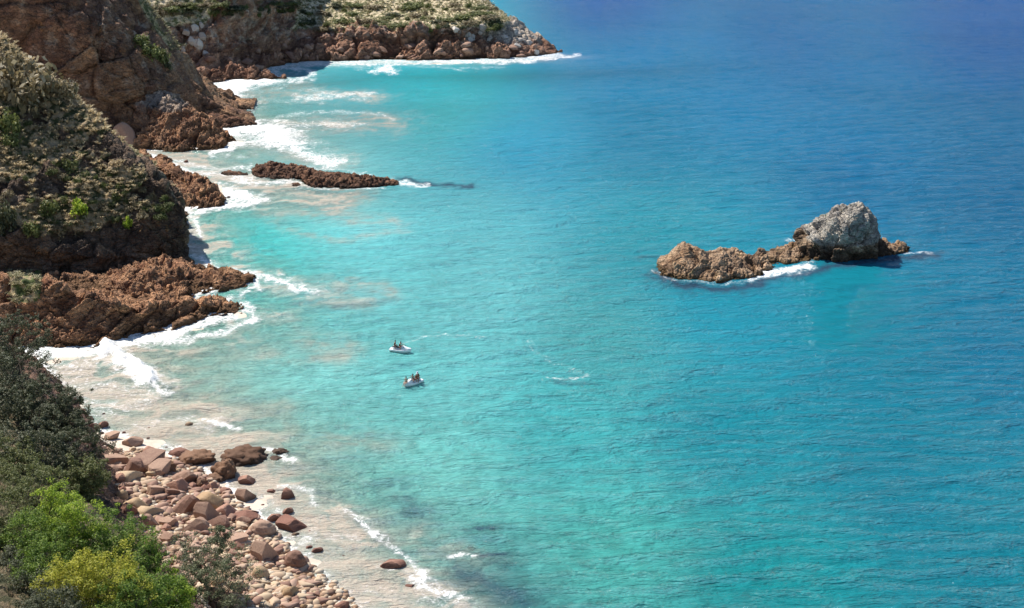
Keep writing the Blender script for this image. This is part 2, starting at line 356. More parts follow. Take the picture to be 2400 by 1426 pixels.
DARK = [
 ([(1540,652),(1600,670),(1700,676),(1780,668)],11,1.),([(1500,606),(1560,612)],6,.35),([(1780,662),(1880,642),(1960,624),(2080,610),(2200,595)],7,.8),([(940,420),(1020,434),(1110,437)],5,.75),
 ([(930,1140),(960,1160),(985,1215)],18,.45),([(1090,1236),(1160,1236)],8,.75),([(1110,1296),(1195,1296)],9,.75),([(1080,1330),(1150,1370),(1230,1410)],26,.6),([(1130,1340),(1180,1310)],12,.4),([(1290,888),(1390,900)],5,.35),([(900,1265),(960,1290)],8,.4),([(390,920),(440,925)],6,.45),([(740,1155),(780,1158)],5,.5),([(680,1065),(760,1085)],6,.4),([(1370,1330),(1392,1330)],5,.3),
 ([(740,720),(860,716),(930,700)],4,.3),([(560,955),(640,960)],8,.35),([(820,1215),(920,1260)],8,.3),
]
foam = np.zeros(GX.shape); sed = foam.copy(); dark = foam.copy()
for p, w, s in FOAM: foam = np.maximum(foam, min(1.35, s*(.88 if s < 1 else 1))*stroke(p, w*1.45))
for p, w, s in SED: sed = 1-(1-sed)*(1-min(s*.85, .9)*stroke(p, w*1.3))
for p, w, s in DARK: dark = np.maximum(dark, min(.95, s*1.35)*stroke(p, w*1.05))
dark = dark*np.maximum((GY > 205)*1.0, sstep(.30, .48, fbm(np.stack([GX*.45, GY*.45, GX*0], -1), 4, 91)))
ISL = np.array([W(*p)[:2] for p in ISLET_PX])
isl_d = seg_dist(GX, GY-3.0, ISL)
near = np.exp(-np.clip(SD, 0, 99)/1.1)
# wash foam is stronger inside the bays than along the calm headland
foam = np.maximum(foam, near*(0.55+0.35*WN1)*np.where(GY > 430, .8, 1)*sstep(522, 510, GY))
sed = np.maximum(sed, np.exp(-np.clip(SD, 0, 99)/5.0)*.8*np.where(GY > 440, .5, 1)*sstep(512, 500, GY))
# streaky break-up of the sediment clouds
solid = np.zeros(GX.shape)
for p, w, s in SOLID: solid = np.maximum(solid, s*stroke(p, w))
st = fbm(np.stack([GX*0.22+WN2*3, GY*0.45+WN1*5, GX*0], -1), 5, 21, 0.6)
sed = np.clip(sed*(0.35+1.1*sstep(0.32, 0.66, st)), 0, 1); sed = np.maximum(sed, solid*(.86+.25*sstep(.3, .6, st)))*(1-.8*dark); sed = np.clip(sed, 0, 1)

def lin(c): c = np.asarray(c, float)/255; return np.where(c <= .04045, c/12.92, ((c+.055)/1.055)**2.4)
CTRL = [(2350,30,58,118,172),(1800,100,62,131,178),(2350,400,48,122,165),(1500,300,60,142,180),(1000,170,77,180,188),(1200,350,75,170,199),(2000,400,50,129,172),(2350,800,25,129,163),(2000,800,25,140,164),(1500,560,77,161,178),(1100,500,109,192,205),(700,420,162,203,200),(600,600,135,206,206),(800,650,142,205,206),(1100,700,117,198,205),(1400,800,89,171,180),(700,900,139,205,201),(1000,900,117,194,197),(1300,1000,85,183,189),(1700,1000,40,150,168),(2100,1100,20,138,161),(2350,1350,15,136,156),(1800,1350,45,151,159),(1400,1300,89,173,170),(1000,1100,125,201,197),(900,1250,137,192,187),(1200,1400,97,173,173),(450,900,160,200,186),(600,1000,165,203,191),(1700,700,42,146,169),(1700,200,69,138,183),(1050,250,85,182,193),(1420,15,62,129,180),(1450,150,62,138,181)]
calm_reflection = np.clip(stroke([(1900, 640), (2040, 640)], 22)+stroke([(1960, 660), (1950, 790)], 42)*.9, 0, 1)  # smoother lee water plus painted dark reflection of the islet peak
CT = np.array(CTRL, float); CL = lin(CT[:, 2:])
BODY = [[0.004, 0.0599, 0.2038], [0.004, 0.0693, 0.1955], [0.004, 0.0853, 0.186], [0.004, 0.1151, 0.2128], [0.004, 0.4007, 0.4839], [0.004, 0.1833, 0.3347], [0.004, 0.1002, 0.2202], [0.004, 0.111, 0.2], [0.004, 0.1389, 0.2121], [0.0137, 0.21, 0.2562], [0.1002, 0.3672, 0.3921], [0.314, 0.5647, 0.5395], [0.0142, 0.9, 0.9], [0.2186, 0.7985, 0.8677], [0.1525, 0.4904, 0.5092], [0.0464, 0.2522, 0.2598], [0.2159, 0.6621, 0.6307], [0.1361, 0.4875, 0.4881], [0.0406, 0.3771, 0.3946], [0.004, 0.1832, 0.2396], [0.004, 0.1351, 0.1953], [0.004, 0.1386, 0.1877], [0.004, 0.2261, 0.2463], [0.0804, 0.4761, 0.4174], [0.2181, 0.7367, 0.6855], [0.2122, 0.4969, 0.4621], [0.0953, 0.3916, 0.3864], [0.305, 0.5457, 0.4564], [0.3278, 0.5647, 0.4851], [0.004, 0.2135, 0.3071], [0.004, 0.1358, 0.2861], [0.0609, 0.2662, 0.2362], [0.004, 0.0257, 0.1764], [0.004, 0.1514, 0.3078]]
if BODY is not None: CL = np.array(BODY)
num = np.zeros(GX.shape+(3,)); den = np.zeros(GX.shape)
pxc = np.clip(PX, -200, 2600); pyc = np.clip(PY, -150, 1600)
for k in range(len(CT)):
    w = 1/(((pxc-CT[k, 0])**2+((pyc-CT[k, 1])*1.3)**2)/1e4+3.0)**1.9
    num += w[..., None]*CL[k]; den += w
body = num/den[..., None]
# patchy depth variation: broad currents and slicks
cur = fbm(np.stack([GX*0.02+GY*0.006, GY*0.022, GX*0], -1), 4, 33)
body = body*(0.90+0.22*cur)[..., None]
mott = fbm(np.stack([GX*0.9, GY*0.5, GX*0], -1), 3, 41)
shallow = np.clip(sstep(75, 20, SD), 0, 1)*np.exp(-((GY-150)/160)**2)
body = body*(1+(mott-0.5)*0.55*shallow)[..., None]
WREF = np.array([0.93, 0.88, 0.86])
body = np.clip(body, 0.003, 0.9)
body = body*(1-calm_reflection[..., None]*.55)+np.array([.003, .17, .195])*calm_reflection[..., None]*.55  # the peak's dark reflection and shade painted into the body colour
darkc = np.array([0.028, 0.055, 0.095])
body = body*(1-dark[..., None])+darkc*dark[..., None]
BZ = bed_z(GX, GY, SD)
depth = np.clip(-BZ, 0, 9)
opac = np.clip(0.12+0.85*(1-np.exp(-depth*0.42)), 0, .97)
opac = np.maximum(opac, np.maximum(sed*0.75, dark*.8)); opac = np.maximum(opac, .95*sstep(390, 500, GY))
# waves: real relief on the sheet
wz = 0
for a, lam, amp in ((-78, 7.5, .07), (-64, 4.6, .045), (-95, 3.1, .03), (-50, 12, .06)):
    k = 2*math.pi/lam; ca, sa = math.cos(math.radians(a)), math.sin(math.radians(a))
    ph = k*(GX*ca+GY*sa)+5*(fbm(np.stack([GX*.05, GY*.05, GX*0+a], -1), 3, 5)-.5)*2.4
    wz = wz+amp*np.sin(ph)*(0.4+1.2*vn(np.stack([GX*.11, GY*.07, GX*0+a], -1), 8))
wz = wz*np.clip(SD/12+0.25, 0.2, 1)*np.clip(1-(GY-900)/600, 0, 1)
brk = np.clip(stroke([(258,815),(290,840),(325,865),(360,888)], 9), 0, 1)
fn = fbm(np.stack([GX*.9, GY*.9, GX*0], -1), 4, 61)
wz = wz+brk*(0.9+0.5*fn)+np.clip(foam, 0, 1)*0.22*(fn-.3)
V = np.stack([GX, GY, wz], -1)
Q = quads(*GX.shape)
keep = (SD > -7).ravel()[Q].any(1)
Q = Q[keep]
used = np.zeros(V.shape[0]*V.shape[1], bool); used[Q.ravel()] = True; remap = np.cumsum(used)-1
M_WATER, n, l, p = newmat('sea_water'); n.remove(p)
geo = n.new('ShaderNodeNewGeometry'); mp = n.new('ShaderNodeMapping'); l.new(geo.outputs['Position'], mp.inputs[0])
mp.inputs['Rotation'].default_value = (0, 0, math.radians(12)); mp.inputs['Scale'].default_value = (0.5, 1.15, 1.0)
v1 = mp.outputs[0]; pos = geo.outputs['Position']
b_body = attr(n, 'body', 0); b_foam = attr(n, 'foam'); b_sed = attr(n, 'sed'); b_op = attr(n, 'opac')
fa = noise(n, l, pos, 0.8, 8, 0.66, 1.6); fb = noise(n, l, pos, 3.2, 5, 0.65, 1.5)
fn_ = math_(n, l, 'ADD', math_(n, l, 'MULTIPLY', fa, 0.62), math_(n, l, 'MULTIPLY', fb, 0.38))
# lacy threads inside thin foam
vor = n.new('ShaderNodeTexVoronoi'); vor.feature = 'DISTANCE_TO_EDGE'; vor.inputs['Scale'].default_value = 0.95
nw = n.new('ShaderNodeTexNoise'); nw.inputs['Scale'].default_value = .8; nw.inputs['Detail'].default_value = 4; l.new(pos, nw.inputs['Vector']); wv = mixc(n, l, 1.0, pos, mixc(n, l, 1.0, nw.outputs[1], (2.4, 2.4, 2.4), 'MULTIPLY'), 'ADD'); l.new(wv, vor.inputs['Vector'])
lace = smooth_(n, l, vor.outputs[0], 0.16, 0.0)
fs = math_(n, l, 'ADD', b_foam, math_(n, l, 'MULTIPLY', math_(n, l, 'SUBTRACT', fn_, 0.5), 3.4))
fs = math_(n, l, 'ADD', fs, math_(n, l, 'MULTIPLY', math_(n, l, 'MULTIPLY', lace, b_foam), 0.35))
ff = smooth_(n, l, fs, 0.35, 1.05)
ff = math_(n, l, 'MULTIPLY', ff, smooth_(n, l, b_foam, 0.06, 0.28))
ff = math_(n, l, 'MAXIMUM', ff, math_(n, l, 'MULTIPLY', smooth_(n, l, b_foam, .12, .9), smooth_(n, l, fa, .35, .75)))
sd_ = math_(n, l, 'MULTIPLY', b_sed, math_(n, l, 'ADD', 0.65, math_(n, l, 'MULTIPLY', fa, 0.6)), clamp=True)
bodyc = mixc(n, l, math_(n, l, 'MULTIPLY', sd_, 0.93), b_body, (0.60, 0.475, 0.375))
# ripples
w1 = noise(n, l, v1, 0.55, 3, 0.6, 0.6); w2 = noise(n, l, v1, 1.7, 3, 0.6, 0.4); w3 = noise(n, l, v1, 5.0, 2, 0.5)
def ridged(w): return math_(n, l, 'POWER', math_(n, l, 'SUBTRACT', 1.0, math_(n, l, 'ABSOLUTE', math_(n, l, 'SUBTRACT', math_(n, l, 'MULTIPLY', w, 2.0), 1.0))), 2.0)
hh = math_(n, l, 'ADD', math_(n, l, 'MULTIPLY', ridged(w1), 0.30), math_(n, l, 'ADD', math_(n, l, 'MULTIPLY', ridged(w2), 0.17), math_(n, l, 'MULTIPLY', w3, 0.09)))
hh = math_(n, l, 'ADD', hh, math_(n, l, 'MULTIPLY', ridged(noise(n, l, v1, 0.21, 4, 0.62, 0.5)), 0.62))
bmp = n.new('ShaderNodeBump'); bmp.inputs['Strength'].default_value = 1.0; bmp.inputs['Distance'].default_value = 2.9; l.new(hh, bmp.inputs['Height'])
dif = n.new('ShaderNodeBsdfDiffuse'); l.new(bodyc, dif.inputs[0]); bm2 = n.new('ShaderNodeBump'); bm2.inputs['Distance'].default_value = .9; l.new(hh, bm2.inputs['Height']); l.new(bm2.outputs[0], dif.inputs['Normal'])
tr = n.new('ShaderNodeBsdfTransparent'); l.new(attr(n, 'tintc', 0), tr.inputs[0])
m1 = n.new('ShaderNodeMixShader'); l.new(b_op, m1.inputs[0]); l.new(tr.outputs[0], m1.inputs[1]); l.new(dif.outputs[0], m1.inputs[2])
gl = n.new('ShaderNodeBsdfGlossy'); gl.inputs['Roughness'].default_value = 0.14; l.new(bmp.outputs[0], gl.inputs['Normal'])
fr = n.new('ShaderNodeFresnel'); fr.inputs[0].default_value = 1.33; l.new(bmp.outputs[0], fr.inputs['Normal'])
m2 = n.new('ShaderNodeMixShader'); l.new(math_(n, l, 'MULTIPLY', fr.outputs[0], math_(n, l, 'SUBTRACT', 0.95, math_(n, l, 'MULTIPLY', attr(n, 'calm_reflection'), .5))), m2.inputs[0])
l.new(math_(n, l, 'SUBTRACT', 1.0, math_(n, l, 'MULTIPLY', attr(n, 'calm_reflection'), .75)), bmp.inputs['Strength']); l.new(math_(n, l, 'SUBTRACT', 1.0, math_(n, l, 'MULTIPLY', attr(n, 'calm_reflection'), .75)), bm2.inputs['Strength']); l.new(m1.outputs[0], m2.inputs[1]); l.new(gl.outputs[0], m2.inputs[2])
fd = n.new('ShaderNodeBsdfDiffuse'); fd.inputs[0].default_value = (0.80, 0.79, 0.77, 1)
fbm_ = n.new('ShaderNodeBump'); fbm_.inputs['Strength'].default_value = 0.6; fbm_.inputs['Distance'].default_value = 0.3; l.new(fn_, fbm_.inputs['Height']); l.new(fbm_.outputs[0], fd.inputs['Normal'])
m3 = n.new('ShaderNodeMixShader'); l.new(ff, m3.inputs[0]); l.new(m2.outputs[0], m3.inputs[1]); l.new(fd.outputs[0], m3.inputs[2])
l.new(m3.outputs[0], n['Material Output'].inputs[0])
SAND = np.array([0.62, 0.52, 0.42])
tintc = np.sqrt(np.clip(body*(1-sed[..., None])+SAND*sed[..., None], 0, None)/SAND).clip(0.02, 1)
u = used
sea = mk('sea', V.reshape(-1, 3)[u], remap[Q], M_WATER, dict(body=body.reshape(-1, 3)[u], foam=foam.ravel()[u], sed=sed.ravel()[u], opac=opac.ravel()[u], calm_reflection=calm_reflection.ravel()[u], tintc=tintc.reshape(-1, 3)[u]))
tag(sea, 'turquoise sea turning deep blue offshore with surf along the rocks', kind='structure')

# seabed / beach sheet
pys2 = np.concatenate([np.linspace(1900, 1500, 10)[:-1], np.linspace(1500, 60, 260), np.linspace(60, -300, 20)[1:]])
Y2 = np.concatenate([[5], py_to_Y(pys2), [8000, 20000]])
px2 = np.concatenate([[-24000, -9000, -3000, -1200, -500], np.linspace(-150, 2500, 300), [3000, 4000, 6000, 12000, 26000]])
SX, SY = build_grid(px2, Y2); S2 = shore_sd(SX, SY)
sz = bed_z(SX, SY, S2)+(fbm(np.stack([SX*.2, SY*.2, SX*0], -1), 4, 77)-.5)*0.35*np.clip(S2/8+1, 0.3, 1.5)
M_SAND, n, l, p = newmat('sand')
geo = n.new('ShaderNodeNewGeometry'); pos = geo.outputs['Position']
a = noise(n, l, pos, 0.5, 6, 0.6); b = noise(n, l, pos, 9, 4, 0.6)
c = nodes_ramp(n, l, a, [(0.3, (0.48, 0.38, 0.29)), (0.55, (0.62, 0.52, 0.42)), (0.75, (0.60, 0.475, 0.375))])
c = mixc(n, l, 0.5, c, nodes_ramp(n, l, b, [(0.3, (0.7, 0.7, 0.7)), (0.7, (1.15, 1.15, 1.15))]), 'MULTIPLY')
l.new(c, p.inputs['Base Color']); p.inputs['Roughness'].default_value = 0.8
seabed = mk('seabed', np.stack([SX, SY, sz], -1), quads(*SX.shape), M_SAND)
tag(seabed, 'pale sand of the beach and sea floor', kind='structure')

# ------------------------------------------------------------------ land masses
def strata(P, ang=0.25, zs=1.7):
    q = P.copy(); ca, sa = math.cos(ang), math.sin(ang)
    x = P[..., 0]*ca+P[..., 2]*sa; z = -P[..., 0]*sa+P[..., 2]*ca
    return np.stack([x, P[..., 1]*0.8, z*zs], -1)
def rockdisp(P, big, amp, seed, ang=0.25, zs=1.7, lev=3):
    """fractured rock: offset blocks with cracks between them, smaller breaks inside some of them"""
    q = strata(P, ang, zs); q = q+(fbm(P*0.7/max(big, .5), 3, seed+50)[..., None]-.5)*big*1.3
    def facet(I, Vv):       # every block has its own tilted face
        r = np.stack([np.sin(I*157.), np.cos(I*211.), .7+.8*np.sin(I*97.)], -1); return (r*Vv).sum(-1)
    F1, F2, ID, VV = worley(q/big, seed, True); e = F2-F1
    d = amp*(0.75*(ID-.5)+0.35*sstep(0.0, 0.10, e)+.75*facet(ID, VV)-.35)
    G1, G2, JD, VV = worley(q/(big*.42)+5, seed+7, True); e2 = G2-G1
    m = 0.35+0.65*sstep(.42, .60, fbm(P*.9/big, 3, seed+31))
    d = d+amp*.48*m*(0.8*(JD-.5)+.4*sstep(0, .14, e2)+.8*facet(JD, VV)-.2)
    if lev > 2:
        H1, H2, KD, VV = worley(q/(big*.17)+2, seed+17, True)
        d = d+amp*.12*(1.15-m)*1.3*(KD-.5+.4*sstep(0, .2, H2-H1)+.8*facet(KD, VV))
    f = fbm(P*2.1, 4, seed+90, .6); d = d+amp*.26*(1-np.abs(2*f-1)*2.2-.5)
    d = d+amp*1.7*(fbm(P*.35/big*2, 3, seed+95)-.5)
    return d, .6*ID+.4*JD
def land(name, rows, res, mat, big, amp, seed, veg=None, grey=None, label=None, kind='structure', ang=.25, zs=1.7, parent=None, loc=None, lev=3, extra=None, tip=None):
    P = cr(cr(rows, res, 0), res, 1)
    nrm = gnorm(P)
    d, tint = rockdisp(P, big, amp, seed, ang, zs, lev)
    v = veg(P, nrm) if veg else np.zeros(P.shape[:2])
    if nrm[P.shape[0]//3, P.shape[1]//2, 1] > 0: d = d*1.0
    if extra is not None: d = d+extra(P)
    F1, F2, ID = worley(P*np.array([.75, .75, .9])+9, seed+200)
    dv = 0.95*(0.7-F1)+0.7*(fbm(P*.35, 3, seed+5)-.5)
    vv = sstep(.35, .65, v)
    if tip is not None: d = d*tip(P)
    P2 = P+nrm*(d*(1-vv)+dv*vv)[..., None]
    g = grey(P) if grey else np.zeros(P.shape[:2])
    L = np.array(loc) if loc is not None else np.zeros(3)
    o = mk(name, P2-L, quads(*P.shape[:2]), mat, dict(veg=v.ravel(), tint=tint.ravel(), grey=g.ravel()), parent=parent, loc=tuple(L) if loc is not None and not parent else None)
    if label: tag(o, label, kind=kind)
    return o, P2, gnorm(P2), v

def pr(P): return proj(P)

# A: far headland ------------------------------------------------------------
cx = [330, 400, 470, 540, 620, 700, 800, 900, 1000, 1100, 1180, 1250, 1295, 1328]
r0 = [208, 205, 199, 190, 172, 156, 152, 150, 151, 149, 147, 142, 138, 133]
A0 = [W(x, y, -1.5) for x, y in zip(cx, r0)]
def off(P, dx, dy, dz): return P+np.array([dx, dy, dz])
A1 = [off(A0[i], 0, 1.5, [3.5, 3.5, 3.5, 3.5, 4, 4, 4, 3.5, 3.5, 3.5, 3.2, 2.6, 2.0, 1.0][i]) for i in range(14)]
t2 = [(90, 8), (100, 9), (115, 9), (120, 9), (120, 8), (112, 7), (100, 7), (98, 7), (96, 7), (85, 8), (88, 8), (100, 8), (114, 6), (129, 2)]
A2 = [D(cx[i], t2[i][0], A0[i][1]+t2[i][1]) for i in range(14)]
t3 = [(30, 14), (40, 14), (45, 15), (10, 13), (30, 13), (85, 12), (72, 12), (70, 12), (60, 12), (50, 13), (52, 14), (84, 13), (110, 9), (128, 3.5)]
A3 = [D(cx[i], t3[i][0], A0[i][1]+t3[i][1]) for i in range(14)]
t4 = [(-40, 30), (-30, 26), (-20, 26), (-90, 19), (-60, 20), (30, 30), (40, 36), (36, 36), (28, 40), (12, 45), (38, 28), (79, 20), (108, 13), (128.5, 5)]
A4 = [D(cx[i], t4[i][0], A0[i][1]+t4[i][1]) for i in range(14)]
t5 = [(-130, 60), (-130, 50), (-130, 50), (-170, 40), (-140, 45), (-30, 60), (-14, 72), (-16, 72), (-20, 74), (-12, 72), (33, 42), (78, 30), (108, 18), (129, 7)]
A5 = [D(cx[i], t5[i][0], A0[i][1]+t5[i][1]) for i in range(14)]
A6 = [off(A5[i], 0, [60]*9+[40, 12, 8, 6, 3][i-9] if i >= 9 else 60, 0) if i < 9 else off(A5[i], 1, [30, 14, 9, 6, 3][i-9], -4) for i in range(14)]
A7 = [np.array([A6[i][0], A6[i][1]+30, -3]) for i in range(14)]
def vegA(P, n):
    px, py = pr(P)
    h = P[..., 2]
    a = sstep(8.0, 11.0, h+3*(WNf(P)-.5))*sstep(0.42, 0.62, n_up(n)+0.25*(WNf(P*2)-.5))
    a = a*sstep(1240, 1150, px+60*(WNf(P)-.5))
    a = np.maximum(a, sstep(430, 380, px)*0.6*sstep(12, 14, h))
    return a
def WNf(P): return fbm(P*0.12, 4, 14)
def n_up(n): return np.abs(n[..., 2])
def greyA(P):
    px, py = pr(P)
    return sstep(3, 9, P[..., 2])*0.45+sstep(1080, 1230, px)*sstep(1.5, 4, P[..., 2])*0.55
def gullies(P):
    px, py = pr(P); px = px+14*(fbm(P*.3, 3, 44)-.5)*2+(P[..., 2]-5)*1.2; r = 0
    for x, w, a in ((450, 9, 1.5), (520, 10, 2), (600, 8, 1.5), (668, 12, 2.5), (735, 5, 1.3), (790, 6, 1.2), (835, 6, 1.5), (925, 14, 3.2), (970, 5, 1.2), (1014, 9, 3.4), (1085, 5, 1.2), (1145, 6, 1.3), (1200, 6, 1.6), (1240, 5, 1.2)):
        r = r-a*np.exp(-((px-x)/w)**2)
    return r*sstep(.5, 2.5, P[..., 2])*sstep(13, 9.5, P[..., 2]-(px < 700)*8)
headland, PA, NA, VA = land('far_headland', [A0, A1, A2, A3, A4, A5, A6, A7], 0.52, M_HEAD, 7.5, 2.3, 101, vegA, greyA, 'far rocky headland with grassy top', extra=gullies, tip=lambda P: 1-.6*sstep(1130, 1260, pr(P)[0]))

# B: mid cliff ----------------------------------------------------------------
cb = [-200, -60, 60, 160, 240, 310, 370, 430, 490, 545, 602]
B0 = [W(x, y, -1.5) for x, y in zip(cb, [346, 346, 346, 346, 345, 342, 336, 322, 306, 299, 294])]
top = [(-330, 378), (-280, 378), (-200, 378), (-130, 377), (-60, 377), (20, 378), (98, 379), (172, 380), (232, 381), (268, 379), (291, 375.5)]
BT = [D(x, t[0], t[1]) for x, t in zip(cb, top)]
def prof(a, b, h, v): return np.array([a[0]+(b[0]-a[0])*h, a[1]+(b[1]-a[1])*h, a[2]+(b[2]-a[2])*v])
def wob(i, s): return (vn(np.array([[i*0.9, s, 0.3]]), 4)[0]-.5)
Brows = [B0]
for h, v in ((.10, .12), (.15, .3), (.19, .5), (.28, .70), (.55, .88)):
    Brows.append([prof(B0[i], BT[i], h+0.10*wob(i, h*9), v) for i in range(11)])
Brows.append(BT)
Brows.append([off(p, -4, 16, min(6, p[2]*.25)) for p in BT]); Brows.append([np.array([p[0]-6, p[1]+34, p[2]*.5]) for p in BT]); Brows.append([np.array([p[0]-8, p[1]+45, -3]) for p in BT])
def vegB(P, n):
    px, py = pr(P)
    return sstep(150, 100, py)*sstep(379, 386, P[..., 1]+4*(WNf(P)-.5))*sstep(0.4, .6, n_up(n))*sstep(3, 6, P[..., 2])
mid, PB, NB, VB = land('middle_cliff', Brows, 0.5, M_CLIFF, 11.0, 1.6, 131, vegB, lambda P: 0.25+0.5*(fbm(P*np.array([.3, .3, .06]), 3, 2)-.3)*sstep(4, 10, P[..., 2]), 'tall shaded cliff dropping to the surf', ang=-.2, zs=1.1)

# B2: sunlit buttress and brown boulders in front of the mid cliff
def ridge(stations, end_z=-1.3, steep=1.0):
    """stations: px, py of front waterline, py of top, metres back to top, metres back to rear base"""
    rows = [[] for _ in range(8)]
    for (px, pf, pt, db, dr) in stations:
        A = W(px, pf, 0); T = D(px, pt, A[1]+db); T[2] = max(T[2], 0.05); B = np.array([A[0]*(1+dr/A[1]), A[1]+dr, end_z])
        A_ = off(A, 0, -0.8, end_z)
        rows[0].append(A_); rows[1].append(off(A, 0, 0, 0.05))
        rows[2].append(prof(A, T, .28*steep, .42)); rows[3].append(prof(A, T, .62*steep, .80)); rows[4].append(T)
        Bz = np.array([B[0], B[1], 0.0])
        rows[5].append(prof(T, Bz, .45, .25)); rows[6].append(prof(T, Bz, .8, .65)); rows[7].append(B)
    return rows
b2 = ridge([(290, 345, 340, 2, 8), (318, 347, 235, 22, 34), (340, 350, 200, 26, 36), (385, 353, 212, 25, 34), (430, 354, 238, 22, 32), (470, 353, 268, 18, 28), (505, 351, 292, 12, 22), (530, 342, 316, 6, 14), (556, 333, 329, 2, 6), (566, 332, 331.5, .5, 2)])
but, PB2, NB2, _ = land('cliff_buttress', b2, 0.26, M_RIDGE, 4.5, 1.5, 151, None, lambda P: sstep(5.5, 9, P[..., 2]+2*(WNf(P*3)-.5))*.9, 'sunlit rock buttress with brown rounded foot', ang=.5, zs=1.3)
b3 = ridge([(480, 302, 262, 7, 14), (505, 302, 268, 6, 12), (540, 299, 272, 5, 10), (570, 297, 280, 3.5, 8), (592, 294.5, 289, 1.5, 5), (602, 293, 292, .4, 2)])
land('cliff_foot', b3, 0.24, M_REEF, 2.2, 0.7, 157, None, None, 'dark brown rock tongue at the foot of the cliff', ang=.3)

# C: near hillside ------------------------------------------------------------
cc = [-260, -120, 0, 60, 110, 160, 205, 250, 300, 350, 395, 428, 440]
ridC = [(-20, 268), (50, 268), (115, 267), (165, 265), (205, 263), (245, 260), (282, 257), (322, 254), (368, 251), (410, 249), (446, 248), (492, 247), (520, 249)]
CT_ = [D(x, a, b) for x, (a, b) in zip(cc, ridC)]
cfy = [(545, 229), (545, 230), (555, 231), (570, 232), (585, 232), (592, 233), (600, 233), (600, 235), (592, 237), (582, 239), (565, 241), (552, 243), (545, 247)]
CF = [D(x, a, b) for x, (a, b) in zip(cc, cfy)]
C0 = [np.array([p[0]*1.0-0.2, p[1]-0.3-1.0*(i < 9), -2.0]) for i, p in enumerate(CF)]
C1 = [np.array([p[0], p[1]-0.2+1.0*(i < 9), max(p[2]*.4, 1.2)]) for i, p in enumerate(CF)]
Crows = [C0, C1, CF]
for h, v in ((.18, .22), (.42, .45), (.7, .72)):
    Crows.append([prof(CF[i], CT_[i], h, v)+np.array([1.6*wob(i, h*7+1), 0, 2.4*wob(i, h*5+3)*(CT_[i][2] > 12)]) for i in range(13)])
Crows.append(CT_)
Crows.append([off(p, -3, 7, min(1.5, p[2]*.1)) for p in CT_]); Crows.append([np.array([p[0]-5, p[1]+16, p[2]*.75]) for p in CT_]); Crows.append([np.array([p[0]-5, p[1]+26, -3]) for p in CT_])
def vegC(P, n):
    px, py = pr(P)
    line = np.interp(px, [-300, 0, 120, 210, 350, 425], [480, 520, 555, 560, 500, 455])
    a = sstep(10, -25, py-line+70*(fbm(P*.22, 4, 71)-.5))
    a = a*(1-0.75*sstep(.50, .60, fbm(P*.16+7, 4, 73))*sstep(200, 300, py))
    a = a*(1-.8*sstep(250, 330, px+60*(fbm(P*.3, 3, 75)-.5))*sstep(.44, .52, fbm(P*.25+3, 3, 76)))
    return np.maximum(a, (P[..., 1] > 268)*.9)
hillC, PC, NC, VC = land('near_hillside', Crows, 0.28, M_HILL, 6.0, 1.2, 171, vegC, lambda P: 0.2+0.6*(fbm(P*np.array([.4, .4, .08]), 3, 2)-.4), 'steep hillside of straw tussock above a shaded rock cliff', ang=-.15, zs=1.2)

# C2: red rocks beyond the hillside
c2 = ridge([(325, 372, 352, 4, 10), (350, 400, 366, 6, 14), (385, 440, 380, 10, 22), (415, 478, 396, 14, 26), (445, 489, 410, 14, 26), (475, 488, 424, 11, 22), (500, 486, 442, 7, 16), (518, 482, 462, 3, 9), (528, 479, 475, 1, 4)])
land('red_rock_point', c2, 0.24, M_RIDGE, 2.6, 1.0, 181, None, None, 'red brown rock point behind the hillside', ang=.9)
# green spur between hillside and mid cliff
g0 = [D(x, y, Y) for x, y, Y in ((120, 330, 276), (170, 350, 278), (220, 372, 280), (280, 400, 284), (340, 430, 290), (380, 440, 296))]
g1 = [D(x, y, Y) for x, y, Y in ((110, 200, 284), (160, 238, 285), (205, 285, 286), (245, 338, 288), (310, 362, 294), (360, 398, 300))]
g2 = [off(p, -2, 8, -1) for p in g1]; g3 = [np.array([p[0]-3, p[1]+14, -3]) for p in g1]; gm = [prof(g0[i], g1[i], .55, .6) for i in range(6)]; gb = [np.array([p[0], p[1]-2, -3]) for p in g0]
spur, PS, NS, VS = land('green_spur', [gb, g0, gm, g1, g2, g3], 0.3, M_CLIFF, 3, .6, 191, lambda P, n: 0*P[..., 0]+.9, None, 'scrub covered spur behind the hillside')

# D: lower rock ridge ---------------------------------------------------------
cd = [-200, -60, 30, 88, 130, 186, 235, 275, 305, 330, 365, 400, 438, 480, 523, 552, 570]
D0 = [W(x, y, -1.4) for x, y in zip(cd, [852, 848, 842, 841, 841, 839, 832, 822, 810, 805, 802, 798, 782, 768, 760, 751, 746])]
crest = [(640, 206), (645, 206), (650, 205), (655, 204), (665, 203), (684, 202.5), (700, 203), (714, 203), (722, 204), (722, 205), (712, 208), (705, 210), (704, 212), (712, 212.5), (724, 212.5), (736, 212), (744.5, 211.5)]
DC = [D(x, a, b) for x, (a, b) in zip(cd, crest)]
Drows = [D0, [off(p, 0, .8, 1.6) for p in D0]]
for h, v in ((.3, .36), (.58, .62), (.82, .88)):
    Drows.append([prof(D0[i], DC[i], h+.07*wob(i, h*8), v+.1*wob(i, h*6+4)) for i in range(17)])
Drows.append(DC)
Drows.append([np.array([p[0]*1.01, p[1]+4, max(p[2]-1.8, .4) if i < 12 else p[2]*.3]) for i, p in enumerate(DC)])
back = [np.array([p[0]*1.05, p[1]+(14 if i < 12 else 7), 1.2 if i < 11 else -1.2]) for i, p in enumerate(DC)]
Drows.append(back); Drows.append([off(p, 0, [14]*11+[3]*6 and (14 if i < 11 else 3), -.6) for i, p in enumerate(back)])
vegD = lambda P, n: (lambda q: sstep(60, 20, np.abs(q[0]-60))*sstep(735, 690, q[1])*.8)(pr(P))
